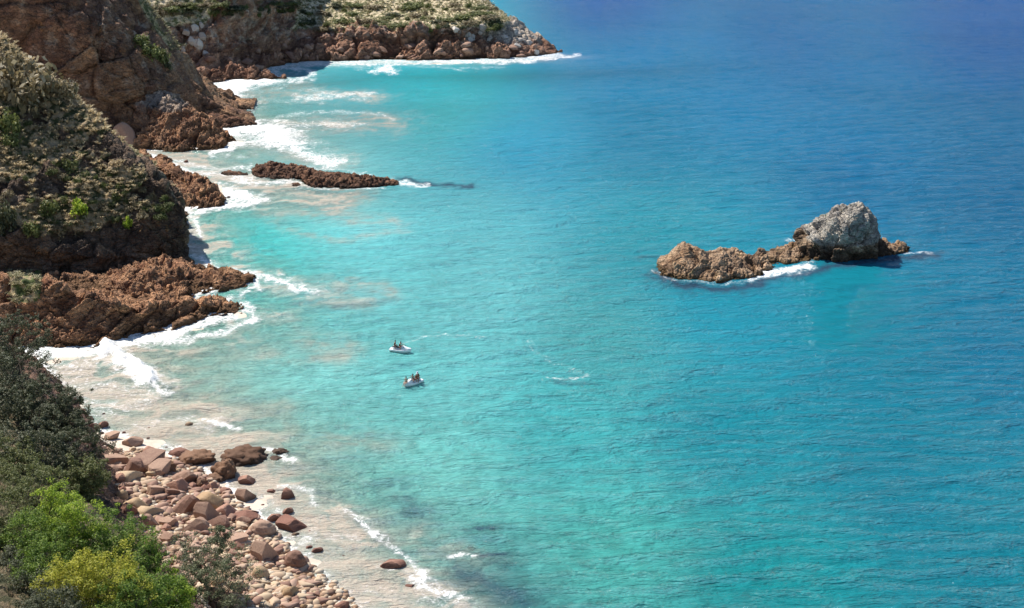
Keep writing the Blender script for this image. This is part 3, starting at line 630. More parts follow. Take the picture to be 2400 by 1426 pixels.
rid, PD_, ND, _ = land('lower_rock_ridge', Drows, 0.2, M_RIDGE, 3.6, 1.0, 211, vegD, lambda P: 0.3*sstep(3, 6, P[..., 2])*sstep(210, 204, P[..., 1]), 'low layered red brown rock ridge running into the water', ang=.35, zs=2.0)
k1 = ridge([(225, 700, 690, 2, 8), (270, 715, 660, 7, 20), (320, 722, 640, 11, 24), (365, 720, 618, 15, 26), (400, 718, 618, 15, 26), (425, 716, 640, 11, 22), (438, 714, 668, 7, 16), (448, 712, 700, 2, 6)])
land('rock_shoulder', k1, 0.2, M_RIDGE, 2.0, 1.0, 221, None, None, 'knobbly brown rock shoulder under the shaded cliff', ang=.4)
d2 = ridge([(405, 690, 622, 9, 20), (430, 692, 622, 9, 20), (460, 690, 640, 7, 17), (495, 686, 645, 6, 15), (530, 681, 650, 4.5, 12), (560, 676, 648, 4, 9), (580, 669, 655, 2, 6), (592, 664, 662, .6, 3)])
land('middle_rock_tongue', d2, 0.18, M_RIDGE, 2.6, 0.8, 231, None, None, 'low rounded rock tongue behind the ridge', ang=.15, zs=2.4)
d4 = ridge([(415, 618, 608, 2, 6), (430, 622, 610, 2, 6), (445, 622, 613, 1.5, 5), (457, 624, 622, .5, 2)])
tag(land('low_rock', d4, 0.2, M_RIDGE, 1.4, 0.4, 236)[0], 'small low brown rock against the shaded cliff corner above the rock tongue', 'rock', kind='thing')

sp_ = ridge([(440, 204, 180, 3, 12), (470, 200, 164, 5, 14), (510, 193, 160, 6, 14), (545, 187, 152, 6, 14), (575, 186, 156, 5, 12), (598, 188, 158, 4, 10), (612, 184, 166, 3, 8), (640, 187, 173, 2, 6), (655, 186, 179, 1, 4), (668, 184, 183, .3, 2)])
land('boulder_spit', sp_, .3, M_HEAD, 4.0, 1.3, 251, None, None, 'low spit of brown boulders reaching into the surf')
# E: bank under the foreground trees
e0 = [W(*t) for t in ((20, 838, .3), (95, 868, .5), (150, 915, 1.2), (190, 985, 1.6), (240, 1060, 2.2), (265, 1150, 2.8), (315, 1240, 2.8), (390, 1330, 2.8), (470, 1430, 2.8), (700, 1640, 2))]
sh = [(-9, -5), (-9, -5), (-9, -6), (-10, -7), (-10, -9), (-8, -11), (-5, -13), (-3, -15), (-2, -16), (0, -16)]
er = [[off(e0[i], sh[i][0]*k, sh[i][1]*k, dz) for i in range(10)] for k, dz in ((-.25, -2.5), (0, 0), (.28, 3.8), (.75, 7.0), (1.5, 11), (2.8, 19), (4.6, 33))]
bank, PE, NE, VE = land('wooded_bank', er, 0.6, M_BANK, 2.2, .5, 241, lambda P, n: sstep(5, 8, P[..., 2])*.9, None, 'earth bank under the foreground bushes')

# ------------------------------------------------------------------ offshore rocks
def reef(name, st, res, mat, big, amp, seed, label, cat, group=None, **k):
    rows = ridge(st); c = np.mean(np.array(rows[1]), axis=0); c[2] = 0
    o, *_ = land(name, rows, res, mat, big, amp, seed, loc=c, **k)
    return tag(o, label, cat, group, 'thing')
reef('offshore_rock', [(592, 412, 408, .5, 3), (605, 416, 392, 4, 9), (625, 418, 383, 6, 11), (632, 418, 379, 6, 11), (660, 419, 386, 5, 10), (690, 419, 390, 5, 10), (715, 418, 393, 4, 9), (735, 414, 402, 2, 6), (742, 412, 411, .4, 2)], .17, M_REEF, 1.5, .55, 301, 'left of the two long dark rock slabs lying end to end in the surf', 'rock', 'dark rocks lying in the surf', ang=.1, zs=2.2)
reef('offshore_rock', [(710, 432, 418, 2, 5), (718, 438, 403, 5, 10), (745, 440, 402, 5, 10), (780, 441, 404, 5, 10), (820, 441, 410, 4.5, 9), (860, 440, 415, 4, 8), (895, 438, 421, 3, 6.5), (920, 435, 428, 1.5, 4), (934, 433, 432, .4, 2)], .17, M_REEF, 1.5, .6, 311, 'right of the two long dark rock slabs, tapering towards open water', 'rock', 'dark rocks lying in the surf', ang=.1, zs=2.0)
reef('offshore_rock', [(520, 407, 405, .4, 2), (535, 412, 403, 1.5, 4), (555, 414, 404, 2, 4), (572, 414, 409, 1, 3), (581, 412, 411, .3, 1.5)], .17, M_REEF, .9, .3, 321, 'low flat brown rock left of the long dark slabs', 'rock', 'dark rocks lying in the surf')
reef('offshore_rock', [(684, 437, 434, .4, 2), (692, 438, 432, 1, 3), (704, 437, 434, .4, 2)], .17, M_REEF, .7, .15, 331, 'tiny brown rock just awash below the gap between the dark slabs', 'rock', 'dark rocks lying in the surf')
# islet: one thing made of its reef, its peak and its tail
ic = W(1850, 625, 0)
isl = empty('rock_islet', tuple(ic)); tag(isl, 'ochre rock islet alone in open water with a pale grey peak at its right end', 'islet', kind='thing')
def part(name, st, *a, **k):
    o, P2, n2, _ = land(name, ridge(st, k.pop('ez', -2.5), k.pop('steep', 1.0)), *a, loc=ic, parent=isl, **k); return o, P2, n2
part('low_reef', [(1533, 640, 638, .4, 3), (1550, 646, 622, 3, 8), (1575, 652, 603, 5, 12), (1603, 657, 580, 7, 15), (1640, 659, 591, 7, 15), (1665, 660, 596, 8, 15), (1690, 661, 592, 8, 16), (1720, 657, 596, 8, 15), (1745, 654, 598, 8, 14), (1765, 648, 606, 6, 13), (1780, 641, 589, 7, 13), (1800, 633, 590, 7, 12), (1830, 622, 584, 6, 12), (1845, 619, 577, 6, 12), (1870, 615, 581, 6, 12), (1900, 612, 580, 5, 12), (1920, 610, 590, 3, 9)], .15, M_ISLET, 3.0, .75, 341, ang=.5, zs=1.4)
part('peak', [(1874, 609, 578, 4, 9), (1884, 608, 546, 9, 15), (1897, 609, 536, 9, 16), (1915, 610, 520, 9, 17), (1940, 612, 503, 8, 17), (1965, 614, 494, 7, 17), (1985, 615, 489, 5.5, 16), (2005, 614, 480, 4.5, 15), (2022, 612, 488, 4, 14), (2042, 609, 512, 4, 13), (2052, 606, 543, 3.5, 11), (2064, 603, 568, 3, 9), (2080, 600, 588, 1.5, 6)], .15, M_PEAK, 3.6, 1.15, 351, steep=.35, ang=1.1, zs=1.2, grey=lambda P: 0.25+sstep(2.0, 4.0, P[..., 2])*.9, veg=lambda P, n: 0.62*sstep(.56, .62, fbm(P*.5, 3, 6))*sstep(4, 6, P[..., 2])*sstep(2010, 1960, pr(P)[0]))
part('tail_reef', [(2046, 603, 570, 4, 9), (2070, 601, 574, 4, 9), (2090, 598, 576, 3.5, 7), (2108, 595, 570, 3, 6), (2120, 593, 577, 2, 5), (2127, 591, 588, .5, 2)], .16, M_ISLET, 1.2, .55, 361)

# ------------------------------------------------------------------ boulders
def boulder_mesh(name, mat, sub=3, nplanes=9, rough=.05, seed=0, keep=(.62, .9), crack=0.0, flat=False):
    r = np.random.default_rng(seed)
    bm = bmesh.new(); bmesh.ops.create_icosphere(bm, subdivisions=sub, radius=1)
    V = np.array([v.co[:] for v in bm.verts]); Fc = np.array([[v.index for v in f.verts] for f in bm.faces]); bm.free()
    for k in range(nplanes):
        n = r.normal(size=3); n /= np.linalg.norm(n); d = r.uniform(*keep)
        s = V@n; ex = np.clip(s-d, 0, None); V = V-n*(ex*0.97)[:, None]
    V = V*(1+rough*2*(fbm(V*1.6+seed, 3, seed)-.5)[:, None])
    if rough > .1:
        F1, F2, ID = worley(V*2.6+seed, seed+3); V = V*(1+rough*1.6*(sstep(0, .35, F2-F1)-.6+.8*(.5-F1)))[:, None]
    if crack:
        V = V*(1-crack*np.exp(-(((V[:, 2]*3.1+.35*V[:, 0]) % 1-.5)/.09)**2))[:, None]
    V = V-V.mean(0); V[:, 0] /= np.abs(V[:, 0]).max(); V[:, 1] /= np.abs(V[:, 1]).max(); V[:, 2] /= np.abs(V[:, 2]).max()
    me_o = mk(name, V, Fc, mat, smooth=not flat); me = me_o.data; bpy.data.objects.remove(me_o); return me
def boulder_mat(name, ca, cb, wet=0.0, cwet=(0.07, .04, .028)):
    m, n, l, p = newmat(name)
    geo = n.new('ShaderNodeNewGeometry'); oi = n.new('ShaderNodeObjectInfo'); tc = n.new('ShaderNodeTexCoord')
    v = n.new('ShaderNodeVectorMath'); v.operation = 'ADD'; l.new(geo.outputs['Position'], v.inputs[0])
    a = noise(n, l, v.outputs[0], 0.9, 6, 0.65); b = noise(n, l, v.outputs[0], 6, 5, .65)
    f = math_(n, l, 'ADD', math_(n, l, 'MULTIPLY', a, 0.6), math_(n, l, 'MULTIPLY', oi.outputs['Random'], 0.55))
    c = mixc(n, l, smooth_(n, l, f, .25, .85), ca, cb)
    c = mixc(n, l, .6, c, nodes_ramp(n, l, b, [(.3, (.62, .6, .58)), (.5, (1, 1, 1)), (.72, (1.3, 1.28, 1.25))]), 'MULTIPLY')
    sx = n.new('ShaderNodeSeparateXYZ'); l.new(geo.outputs['Position'], sx.inputs[0])
    z = math_(n, l, 'ADD', sx.outputs[2], math_(n, l, 'MULTIPLY', math_(n, l, 'SUBTRACT', a, .5), .8))
    c = mixc(n, l, math_(n, l, 'MULTIPLY', smooth_(n, l, z, 0.75, 0.2), .8), c, cwet)
    l.new(c, p.inputs['Base Color']); p.inputs['Roughness'].default_value = .8; p.inputs['Specular IOR Level'].default_value = .3
    bu = n.new('ShaderNodeBump'); bu.inputs['Strength'].default_value = .7; bu.inputs['Distance'].default_value = .12
    l.new(math_(n, l, 'ADD', a, math_(n, l, 'MULTIPLY', b, .5)), bu.inputs['Height']); l.new(bu.outputs[0], p.inputs['Normal'])
    return m
MB_PINK = boulder_mat('pink_boulder', (0.19, 0.10, 0.07), (0.39, 0.25, 0.175))
MB_TAN = boulder_mat('tan_boulder', (0.34, 0.22, 0.12), (0.50, 0.37, 0.24))
MB_DARK = boulder_mat('dark_boulder', (0.11, 0.055, 0.03), (0.19, 0.10, 0.055), cwet=(.05, .03, .02))
MB_RED = boulder_mat('red_boulder', (0.20, 0.09, 0.06), (0.33, 0.18, 0.125), cwet=(.12, .05, .035))
MB_HEAD = boulder_mat('headland_boulder', (0.20, 0.105, 0.07), (0.35, 0.215, 0.15), cwet=(.14, .085, .05))
MB_GREY = boulder_mat('grey_boulder', (0.33, 0.27, 0.23), (0.52, 0.47, 0.41))
def family(nm, mat, n, **k): return [boulder_mesh(nm, mat, seed=100+i*7+len(nm), **k) for i in range(n)]
FAM = {'pink': family('pink_boulder', MB_PINK, 6, nplanes=17, keep=(.42, .76), rough=.05, flat=True)+family('red_pink_boulder', MB_RED, 3, nplanes=17, keep=(.42, .76), rough=.05, flat=True), 'tan': family('tan_boulder', MB_TAN, 5, nplanes=14, keep=(.5, .82)), 'dark': family('dark_rock', MB_DARK, 4, sub=4, rough=.11, nplanes=10, keep=(.55, .85)),
       'red': family('red_boulder', MB_RED, 5, flat=True, nplanes=12, keep=(.42, .75)), 'head': family('headland_boulder', MB_HEAD, 6, nplanes=13, keep=(.5, .8), rough=.08), 'grey': family('grey_boulder', MB_GREY, 4, nplanes=14, keep=(.42, .72), flat=True),
       'band': [boulder_mesh('banded_boulder', MB_PINK, sub=4, seed=901, nplanes=4, keep=(.8, .95), crack=.12)], 'block': family('block_boulder', MB_PINK, 4, nplanes=12, keep=(.38, .66), rough=.03, flat=True)}
placed = []
def ground_hit(px, py):
    z = 0.0
    for _ in range(6):
        P = W(px, py, z); z = 0.5*z+0.5*float(bed_z(P[:1], P[1:2])[0])
    return W(px, py, z)
def boulder(px, py, w, h, fam, label, group, rz=None, tilt=0.12, name='boulder', z=None, cat='boulder'):
    P = ground_hit(px, py+h*.28) if z is None else W(px, py+h*.28, z)
    k = ppm(P[1], P[2]); hw = w/k/2; hh = max(h/k*0.68, hw*.5)
    P[2] = max(P[2], -.35)
    me = random.choice(FAM[fam]); o = bpy.data.objects.new(name, me); COL.objects.link(o)
    o.location = (P[0], P[1]+hw*.2, P[2]+hh*0.2); o.scale = (hw*1.05, hw*random.uniform(.75, 1.0), hh)
    o.rotation_euler = (random.uniform(-tilt, tilt), random.uniform(-tilt, tilt), random.uniform(-.5, .5) if rz is None else rz)
    tag(o, label, cat, group); placed.append((P[0], P[1], hw)); return o
GB = 'boulders strewn over the cove beach'; GW = 'rocks awash in the wash zone'
NAMED = [
 (238,997,28,18,'red','pointed brown boulder in the foam nearest the dark trees',GW),(212,1002,34,20,'red','flat brown boulder at the edge of the dark trees',GW),
 (260,1022,36,22,'block','grey tan pyramid boulder in foam left of the round one',GW),(310,1037,44,26,'pink','round brown boulder alone in foam above the big clustered block',GW),
 (445,999,23,17,'tan','small ochre boulder standing alone far out in the sandy wash',GW),
 (345,1085,80,60,'block','big fractured pink block, highest in the cluster at the top of the boulder beach',GB),(318,1098,60,38,'pink','pink boulder on the left side of the fractured block cluster',GB),(372,1100,58,50,'block','dark shaded right half of the fractured block cluster',GB),(395,1098,36,30,'dark','small dark knobbly rock at the right foot of the fractured block',GB),
 (262,1080,66,26,'pink','long flat pinkish slab beside the dark tree edge',GB),(255,1062,46,18,'pink','low brown slab above the long flat slab',GB),(262,1103,44,20,'pink','low pink boulder below the long flat slab',GB),
 (298,1118,56,26,'tan','smooth sloping tan slab below the fractured block',GB),
 (420,1062,42,14,'red','low reddish slab touching the dark flat rock',GW),(456,1077,84,26,'dark','dark flat elongated rock left of the rough brown lump',GW),
 (572,1072,96,38,'dark','large rough dark brown rock furthest out from the boulder beach',GW),(530,1102,66,46,'dark','dark brown hump just below the large rough rock',GW),(508,1120,44,18,'dark','low knobbly brown rock at the foot of the dark hump',GW),
 (655,1064,40,20,'dark','small squarish dark rock right of the large rough rock',GW),(645,1081,40,11,'dark','thin low dark rock beside a patch of white foam',GW),
 (577,1126,36,20,'red','dark brown wedge boulder in foam right of the dark hump',GW),(573,1163,42,32,'block','squared grey brown block alone in the foam',GW),
 (675,1160,32,30,'red','upright reddish boulder far right in the sandy wash',GW),(637,1153,22,10,'red','tiny red rock left of the upright reddish boulder',GW),
 (527,1152,32,14,'red','narrow brown wedge left of the squared grey block',GW),
 (425,1122,66,36,'block','large flat topped pink boulder with a shadowed hollow beneath it',GB),(420,1140,54,30,'pink','pink boulder leaning below the flat topped one',GB),(468,1135,38,26,'dark','dark brown block beside the tidal hollow',GB),(500,1142,30,22,'pink','slim grey boulder tilted at the water edge',GB),(400,1157,40,24,'pink','smooth pink oval boulder below the hollow',GB),(362,1152,44,30,'pink','rounded pink boulder left of the smooth oval one',GB),
 (432,1188,64,46,'block','broad pale pink slab in the middle of the boulder field',GB),(487,1175,62,34,'tan','large tan slab lying toward the foam',GB),(480,1205,52,52,'block','big dark faced pink boulder below the large tan slab',GB),(530,1200,54,28,'pink','smooth domed brown boulder at the foam edge',GB),(575,1216,60,22,'pink','long brown slab running down from the domed boulder',GB),
 (510,1227,64,34,'pink','wide pink boulder resting among yellow cobbles',GB),(455,1235,58,36,'pink','large pink boulder behind the tall sparse bush',GB),
 (615,1243,54,38,'band','banded round boulder with parallel grooves',GB),(615,1296,56,52,'block','tall tan squared slab leaning toward the sea',GB),(693,1317,50,46,'band','round brown split boulder closest to the foam',GB),(555,1266,46,38,'block','dark sided brown boulder between bush and leaning slab',GB),
 (585,1203,34,10,'red','thin low brown rock in foam above the banded boulder',GW),(672,1200,28,20,'red','square reddish rock in foam above the wet slab',GW),(640,1214,36,20,'red','foam streaked reddish boulder beside the wet slab',GW),(682,1230,66,26,'red','long wet reddish slab sloping into the wash',GW),
 (692,1253,16,8,'tan','small orange stone below the wet slab',GW),(740,1291,30,13,'red','small orange brown rock alone in pink foam',GW),(722,1284,18,8,'red','tiny rock touching the small orange brown one',GW),(915,1326,66,24,'red','pinkish boulder alone far out in the wash at the bottom',GW),(962,1376,28,12,'red','half drowned red rock beside churning foam',GW),(1105,1294,18,7,'red','tiny orange rock beside a dark submerged patch',GW),(802,1420,36,20,'red','round red boulder cut by the bottom of the photo',GW),
 (285,1165,30,30,'tan','pale capped boulder standing at the shaded bank',GB),(300,1200,40,40,'pink','dark shaded boulder under the bank next to the green bush',GB),(345,1225,44,34,'pink','rounded boulder in the shaded hollow of the beach',GB),(395,1225,40,30,'pink','dark round boulder right of the shaded hollow',GB),(330,1240,36,26,'pink','boulder at the tip of the bright green bush',GB),(395,1262,34,34,'pink','wedge boulder below the shaded hollow',GB),(350,1283,60,28,'pink','low pink slab touching the right edge of the green bushes',GB),
 (345,1200,56,24,'tan','long tan slab sloping down the middle of the beach',GB),(318,1185,50,30,'tan','tan boulder beside the pale capped one',GB),
 (550,1375,36,26,'tan','ochre boulder among the lowest cobbles',GB),(680,1390,36,30,'tan','tan block among cobbles near the bottom edge',GB),(610,1345,40,30,'tan','brown boulder below the leaning slab',GB),(670,1385,30,20,'tan','ochre stone beside the tan block near the bottom edge',GB),
 (388,1240,26,18,'pink','small boulder wedged right of the shaded hollow',GB),
]
for t in NAMED: boulder(t[0], t[1], t[2]*1.12, t[3]*1.12, t[4], t[5], t[6])
# sunken flat stones lying awash, smaller ones of the field
def inpoly(px, py, poly): return bool(inside(np.array([px]), np.array([py]), poly)[0])
FIELD = [(225,1060),(330,1050),(400,1075),(470,1100),(510,1140),(560,1180),(600,1215),(640,1240),(670,1290),(730,1340),(790,1426),(520,1426),(400,1340),(300,1260),(262,1180)]
PALE = [(330,1100),(430,1160),(470,1150),(400,1110),(360,1105)]
nf = 0
def zone(px, py): return 'around the fractured block cluster at the top of the beach' if py < 1125 else 'at the shaded bank side of the beach' if px < 400 else 'in the middle of the boulder beach' if py < 1215 else 'between the sparse shrubs and the banded boulder' if py < 1300 else 'among the lowest cobbles beside the pink foam'
for _ in range(9000):
    if nf >= 125: break
    px, py = random.uniform(225, 800), random.uniform(1050, 1426)
    if not inpoly(px, py, FIELD): continue
    w = random.choice((15, 18, 22, 26, 32, 40)) if py < 1300 or px < 560 else random.choice((9, 11, 13, 16, 20))
    P = W(px, py+w*.48, 1.2); hw = w/ppm(P[1])/2
    if any((P[0]-a)**2+(P[1]-b)**2 < (hw*.6+c*.68)**2 for a, b, c in placed): continue
    tan = random.random() < (.75 if (py > 1230 and px > 500) or inpoly(px, py, PALE) else .25)
    boulder(px, py, w, w*random.uniform(.5, .75), 'tan' if tan else 'pink', ('%s %s %s' % ('large' if w > 24 else 'mid-sized' if w > 15 else 'small', 'tan to ochre boulder' if tan else 'pinkish brown boulder', zone(px, py))), '%s boulders %s' % ('tan' if tan else 'pink', zone(px, py)))
    nf += 1
for k in range(26):       # stray stones in the foam
    px = random.uniform(170, 900); py = np.interp(px, [170, 400, 700, 900], [985, 1040, 1230, 1400])+random.uniform(-45, 25)
    P = W(px, py); w = random.uniform(7, 13)
    if any((P[0]-a)**2+(P[1]-b)**2 < (c+.6)**2 for a, b, c in placed): continue
    boulder(px, py, w, w*.5, 'red', 'small reddish stone just breaking the foamy wash', 'small stones in the wash')
# cobbles too many to count
bm = bmesh.new(); bmesh.ops.create_icosphere(bm, subdivisions=1, radius=1)
SV = np.array([v.co[:] for v in bm.verts]); SF = np.array([[v.index for v in f.verts] for f in bm.faces]); bm.free()
def scatter(name, T, TF, Ps, S, mat, attrs=None, nrm=None, label=None, smooth=True):
    n = len(Ps); a = rng.uniform(0, 2*math.pi, n); ca, sa = np.cos(a), np.sin(a)
    V = T[None]*S[:, None, :]
    X = V[..., 0]*ca[:, None]-V[..., 1]*sa[:, None]; Y = V[..., 0]*sa[:, None]+V[..., 1]*ca[:, None]; Z = V[..., 2]
    if nrm is not None:
        X = X+nrm[:, None, 0]*Z*.8; Y = Y+nrm[:, None, 1]*Z*.8
    V = np.stack([X, Y, Z], -1)+Ps[:, None]
    Fc = (TF[None]+np.arange(n)[:, None, None]*len(T)).reshape(-1, TF.shape[1])
    at = {k: np.repeat(v, len(T), axis=0) for k, v in (attrs or {}).items()}
    o = mk(name, V, Fc, mat, at, smooth=smooth); tag(o, label, kind='stuff'); return o
Ps = []; 
poly2 = FIELD[:8]+[(645,1245),(690,1300),(760,1345),(850,1426),(860,1480),(480,1480)]+FIELD[11:]
cpx = rng.uniform(225, 860, 30000); cpy = rng.uniform(1050, 1480, 30000); ok = inside(cpx, cpy, poly2); cpx, cpy = cpx[ok][:5200], cpy[ok][:5200]
cd_ = np.stack([(cpx-1200)/F, cP+(713-cpy)/F*sP, -sP+(713-cpy)/F*cP], -1); cz = np.zeros(len(cpx))
for _ in range(5):
    Q_ = np.array([0, 0, HC])+cd_*((cz-HC)/cd_[:, 2])[:, None]; cz = .5*cz+.5*bed_z(Q_[:, 0], Q_[:, 1])
Ps = np.array([0, 0, HC])+cd_*((cz-HC)/cd_[:, 2])[:, None]
Ps = np.array(Ps); s = .09+.42*rng.uniform(0, 1, len(Ps))**2.5
S = np.stack([s*rng.uniform(.9, 1.4, len(s)), s, s*.65], -1); Ps[:, 2] += s*.25
def island_mat(name, stops, rough=.8, sc=.5):
    m, n, l, p = newmat(name); geo = n.new('ShaderNodeNewGeometry')
    f = math_(n, l, 'ADD', math_(n, l, 'MULTIPLY', geo.outputs['Random Per Island'], .6), math_(n, l, 'MULTIPLY', noise(n, l, geo.outputs['Position'], sc, 4), .5))
    l.new(nodes_ramp(n, l, f, stops), p.inputs['Base Color']); p.inputs['Roughness'].default_value = rough; p.inputs['Specular IOR Level'].default_value = .3
    return m
M_COB = island_mat('cobbles', [(.2, (.17, .10, .07)), (.4, (.32, .20, .12)), (.6, (.44, .31, .20)), (.8, (.54, .45, .34))])
scatter('cobbles', SV, SF, Ps, S, M_COB, label='tan and ochre cobbles of the upper beach')

# angular rubble between the boulders
rb = boulder_mesh('rubble_template', MB_PINK, sub=2, seed=77, nplanes=14, keep=(.45, .75)); RV = np.array([v.co[:] for v in rb.vertices]); RF = np.array([[*p.vertices] for p in rb.polygons]); bpy.data.meshes.remove(rb)
rpx = rng.uniform(225, 760, 6000); rpy = rng.uniform(1050, 1426, 6000); ok = inside(rpx, rpy, FIELD); rpx, rpy = rpx[ok][:620], rpy[ok][:620]
rP = np.array([ground_hit(a, b) for a, b in zip(rpx, rpy)]); s = rng.uniform(.28, .75, len(rP)); rP[:, 2] += s*.2
M_RUB = island_mat('rubble', [(.2, (.16, .085, .06)), (.4, (.28, .16, .115)), (.6, (.40, .26, .19)), (.8, (.48, .36, .24))])
scatter('rubble', RV, RF, rP, np.stack([s*rng.uniform(.9, 1.5, len(s)), s, s*.7], -1), M_RUB, label='angular rubble lying between the beach boulders')
# individual boulders on the far headland and at the foot of the cliffs
def on_surface(P2, px, py, zmin=.2):
    qx, qy = proj(P2); m = ((qx-px)**2+(qy-py)**2)+np.where(P2[..., 2] < zmin, 1e6, 0)
    c = np.argwhere(m < max(m.min()*1.5, 9)); best = min(c, key=lambda t: P2[t[0], t[1], 1]); return P2[best[0], best[1]].copy()
def rocks_on(P2, pts, fam, label, group, sq=1.0):
    for px, py, w, h in pts:
        P = on_surface(P2, px, py); k = ppm(P[1], P[2]); hw = w/k/2; hh = h/k/2
        o = bpy.data.objects.new('boulder', random.choice(FAM[fam])); COL.objects.link(o)
        o.location = (P[0], P[1]+hw*.3, P[2]); o.scale = (hw, hw*.9, hh*1.05)
        o.rotation_euler = (random.uniform(-.3, .3), random.uniform(-.35, .35), random.uniform(-.8, .8)); tag(o, label, 'boulder', group)
hp = [(random.uniform(420, 1290), 0) for _ in range(56)]
hp = [(x, np.interp(x, [420, 520, 660, 700, 1150, 1300], [185, 172, 148, 138, 134, 124])-random.uniform(-6, 38)*(1 if x < 1180 else .6), random.choice((10,13,17,22,32)), random.uniform(8, 20)) for x, _ in hp]
rocks_on(PA, [p for p in hp if p[0] < 700], 'head', 'rounded brown boulder piled at the foot of the headland left of the grass slope', 'boulders piled under the dark gully')
rocks_on(PA, [p for p in hp if 700 <= p[0] < 1130], 'head', 'rounded brown boulder in the low wall of rock under the headland grass', 'boulders under the headland grass')
rocks_on(PA, [p for p in hp if p[0] >= 1130], 'head', 'brown boulder piled near the tip of the headland', 'boulders at the headland tip')
gp = [(random.uniform(1060, 1270), 0) for _ in range(15)]
gp = [(x, np.interp(x, [1060, 1180, 1270], [66, 78, 108])+random.uniform(-16, 22), random.uniform(12, 26), random.uniform(10, 18)) for x, _ in gp]
rocks_on(PA, gp, 'grey', 'pale grey boulder on the crest near the headland tip', 'pale boulders on the headland crest')
cp = [(random.uniform(395, 480), random.uniform(50, 130), random.uniform(12, 24), random.uniform(16, 34)) for _ in range(9)]
rocks_on(PA, cp, 'grey', 'upright pale stone block on the spur left of the dark gully', 'upright pale blocks on the spur')
for (x, y, w, h, lb) in ((396,376,17,9,'small round boulder in sandy wash behind the red rock point'),(436,378,12,6,'tiny flat rock in the sandy wash behind the red rock point'),(366,372,14,10,'small grey rock by the cliff at the sandy inlet'),(535,462,10,4,'flat sliver of rock beside the red rock point')):
    boulder(x, y, w, h, 'red', lb, 'small rocks in the sandy inlet', z=.1)
o = boulder(292, 318, 62, 56, 'head', 'large triangular brown boulder at the dark cave mouth', None, z=1.5)

# ------------------------------------------------------------------ grass and scrub
def tuft_template(nb, h, spread, seed, w=.05):
    r = np.random.default_rng(seed); V = []; Fq = []
    for k in range(nb):
        a = r.uniform(0, 2*math.pi); d = np.array([math.cos(a), math.sin(a), 0]); s = np.array([-d[1], d[0], 0])
        hh = h*r.uniform(.6, 1.1); sp = spread*r.uniform(.3, 1.1); b = d*spread*.15*r.uniform(0, 1)
        p0 = b-s*w; p1 = b+s*w; m = b+d*sp*.55+np.array([0, 0, hh*.8]); t = b+d*sp*1.15+np.array([0, 0, hh*.75])
        i = len(V); V += [p0, p1, m+s*w*.9, m-s*w*.9, t]; Fq += [[i, i+1, i+2], [i, i+2, i+3], [i+3, i+2, i+4]]
    return np.array(V), np.array(Fq)
def surf_points(P2, Nn, v, n, thr=.5, zmin=1.0):
    a = np.linalg.norm(np.cross(np.gradient(P2, axis=0), np.gradient(P2, axis=1)), axis=-1)*(v > thr)*(P2[..., 2] > zmin)
    qx, qy = proj(P2); a = a*((qx > -150) & (qx < 2500) & (qy > -120))
    a = a.ravel(); idx = rng.choice(len(a), n, p=a/a.sum()); P = P2.reshape(-1, 3)[idx]+rng.normal(0, .12, (n, 3)); m = Nn.reshape(-1, 3)[idx]
    m = m*np.sign(m[:, 2:3]+1e-9); return P, m
M_TUS = leaf_mat('tussock', (.20, .15, .07), (.56, .44, .26), (.80, .68, .46), .4)
M_TUSG = leaf_mat('green_grass', (.11, .12, .045), (.30, .27, .14), (.56, .48, .31), .3)
T, TF = tuft_template(17, .75, .6, 3, .05)
P, m = surf_points(PC, NC, VC, 4600, .35); s = rng.uniform(.5, 1.45, len(P)); scatter('tussock_grass', T, TF, P, np.stack([s, s, s*.9], -1), M_TUS, nrm=m, label='straw coloured tussock grass over the near hillside', smooth=False)
P, m = surf_points(PA, NA, VA, 4200, .35, 6); s = rng.uniform(.5, 1.7, len(P)); scatter('headland_grass', T, TF, P, np.stack([s, s, s*.7], -1), M_TUSG, nrm=m, label='dry grass over the top of the far headland', smooth=False)
Pa, ma = surf_points(PS, NS, VS, 700, .35); Pb, mb = surf_points(PB, NB, VB, 600, .35); Pd, md = surf_points(PD_, ND, vegD(PD_, None), 220, .35)
P = np.concatenate([Pa, Pb, Pd]); m = np.concatenate([ma, mb, md]); s = rng.uniform(.5, 1.3, len(P)); scatter('cliff_grass', T, TF, P, np.stack([s, s, s*.8], -1), M_TUSG, nrm=m, label='grass along the cliff edges and ledges', smooth=False)

def leaves(centres, radii, per, size, r, up=.5, flat=.8, asp=.55, drop=.0):
    """leaf-sized faces spread through clumps"""
    n = len(centres)*per
    c = np.repeat(centres, per, 0); rr = np.repeat(radii, per)
    d = r.normal(size=(n, 3)); d /= np.linalg.norm(d, axis=1, keepdims=True)
    rad = rr*r.uniform(.15, 1, n)**.5; p = c+d*rad[:, None]*np.array([1, 1, flat])
    nn = d*.5+np.array([0, 0, up])+r.normal(0, .45, (n, 3)); nn /= np.linalg.norm(nn, axis=1, keepdims=True)
    t = np.cross(nn, r.normal(size=(n, 3))); t /= np.linalg.norm(t, axis=1, keepdims=True)+1e-9; b = np.cross(nn, t)
    s = size*r.uniform(.6, 1.3, n)[:, None]
    V = np.stack([p-t*s, p+b*s*asp, p+t*s, p-b*s*asp], 1).reshape(-1, 3)
    return V, np.arange(n*4).reshape(-1, 4)
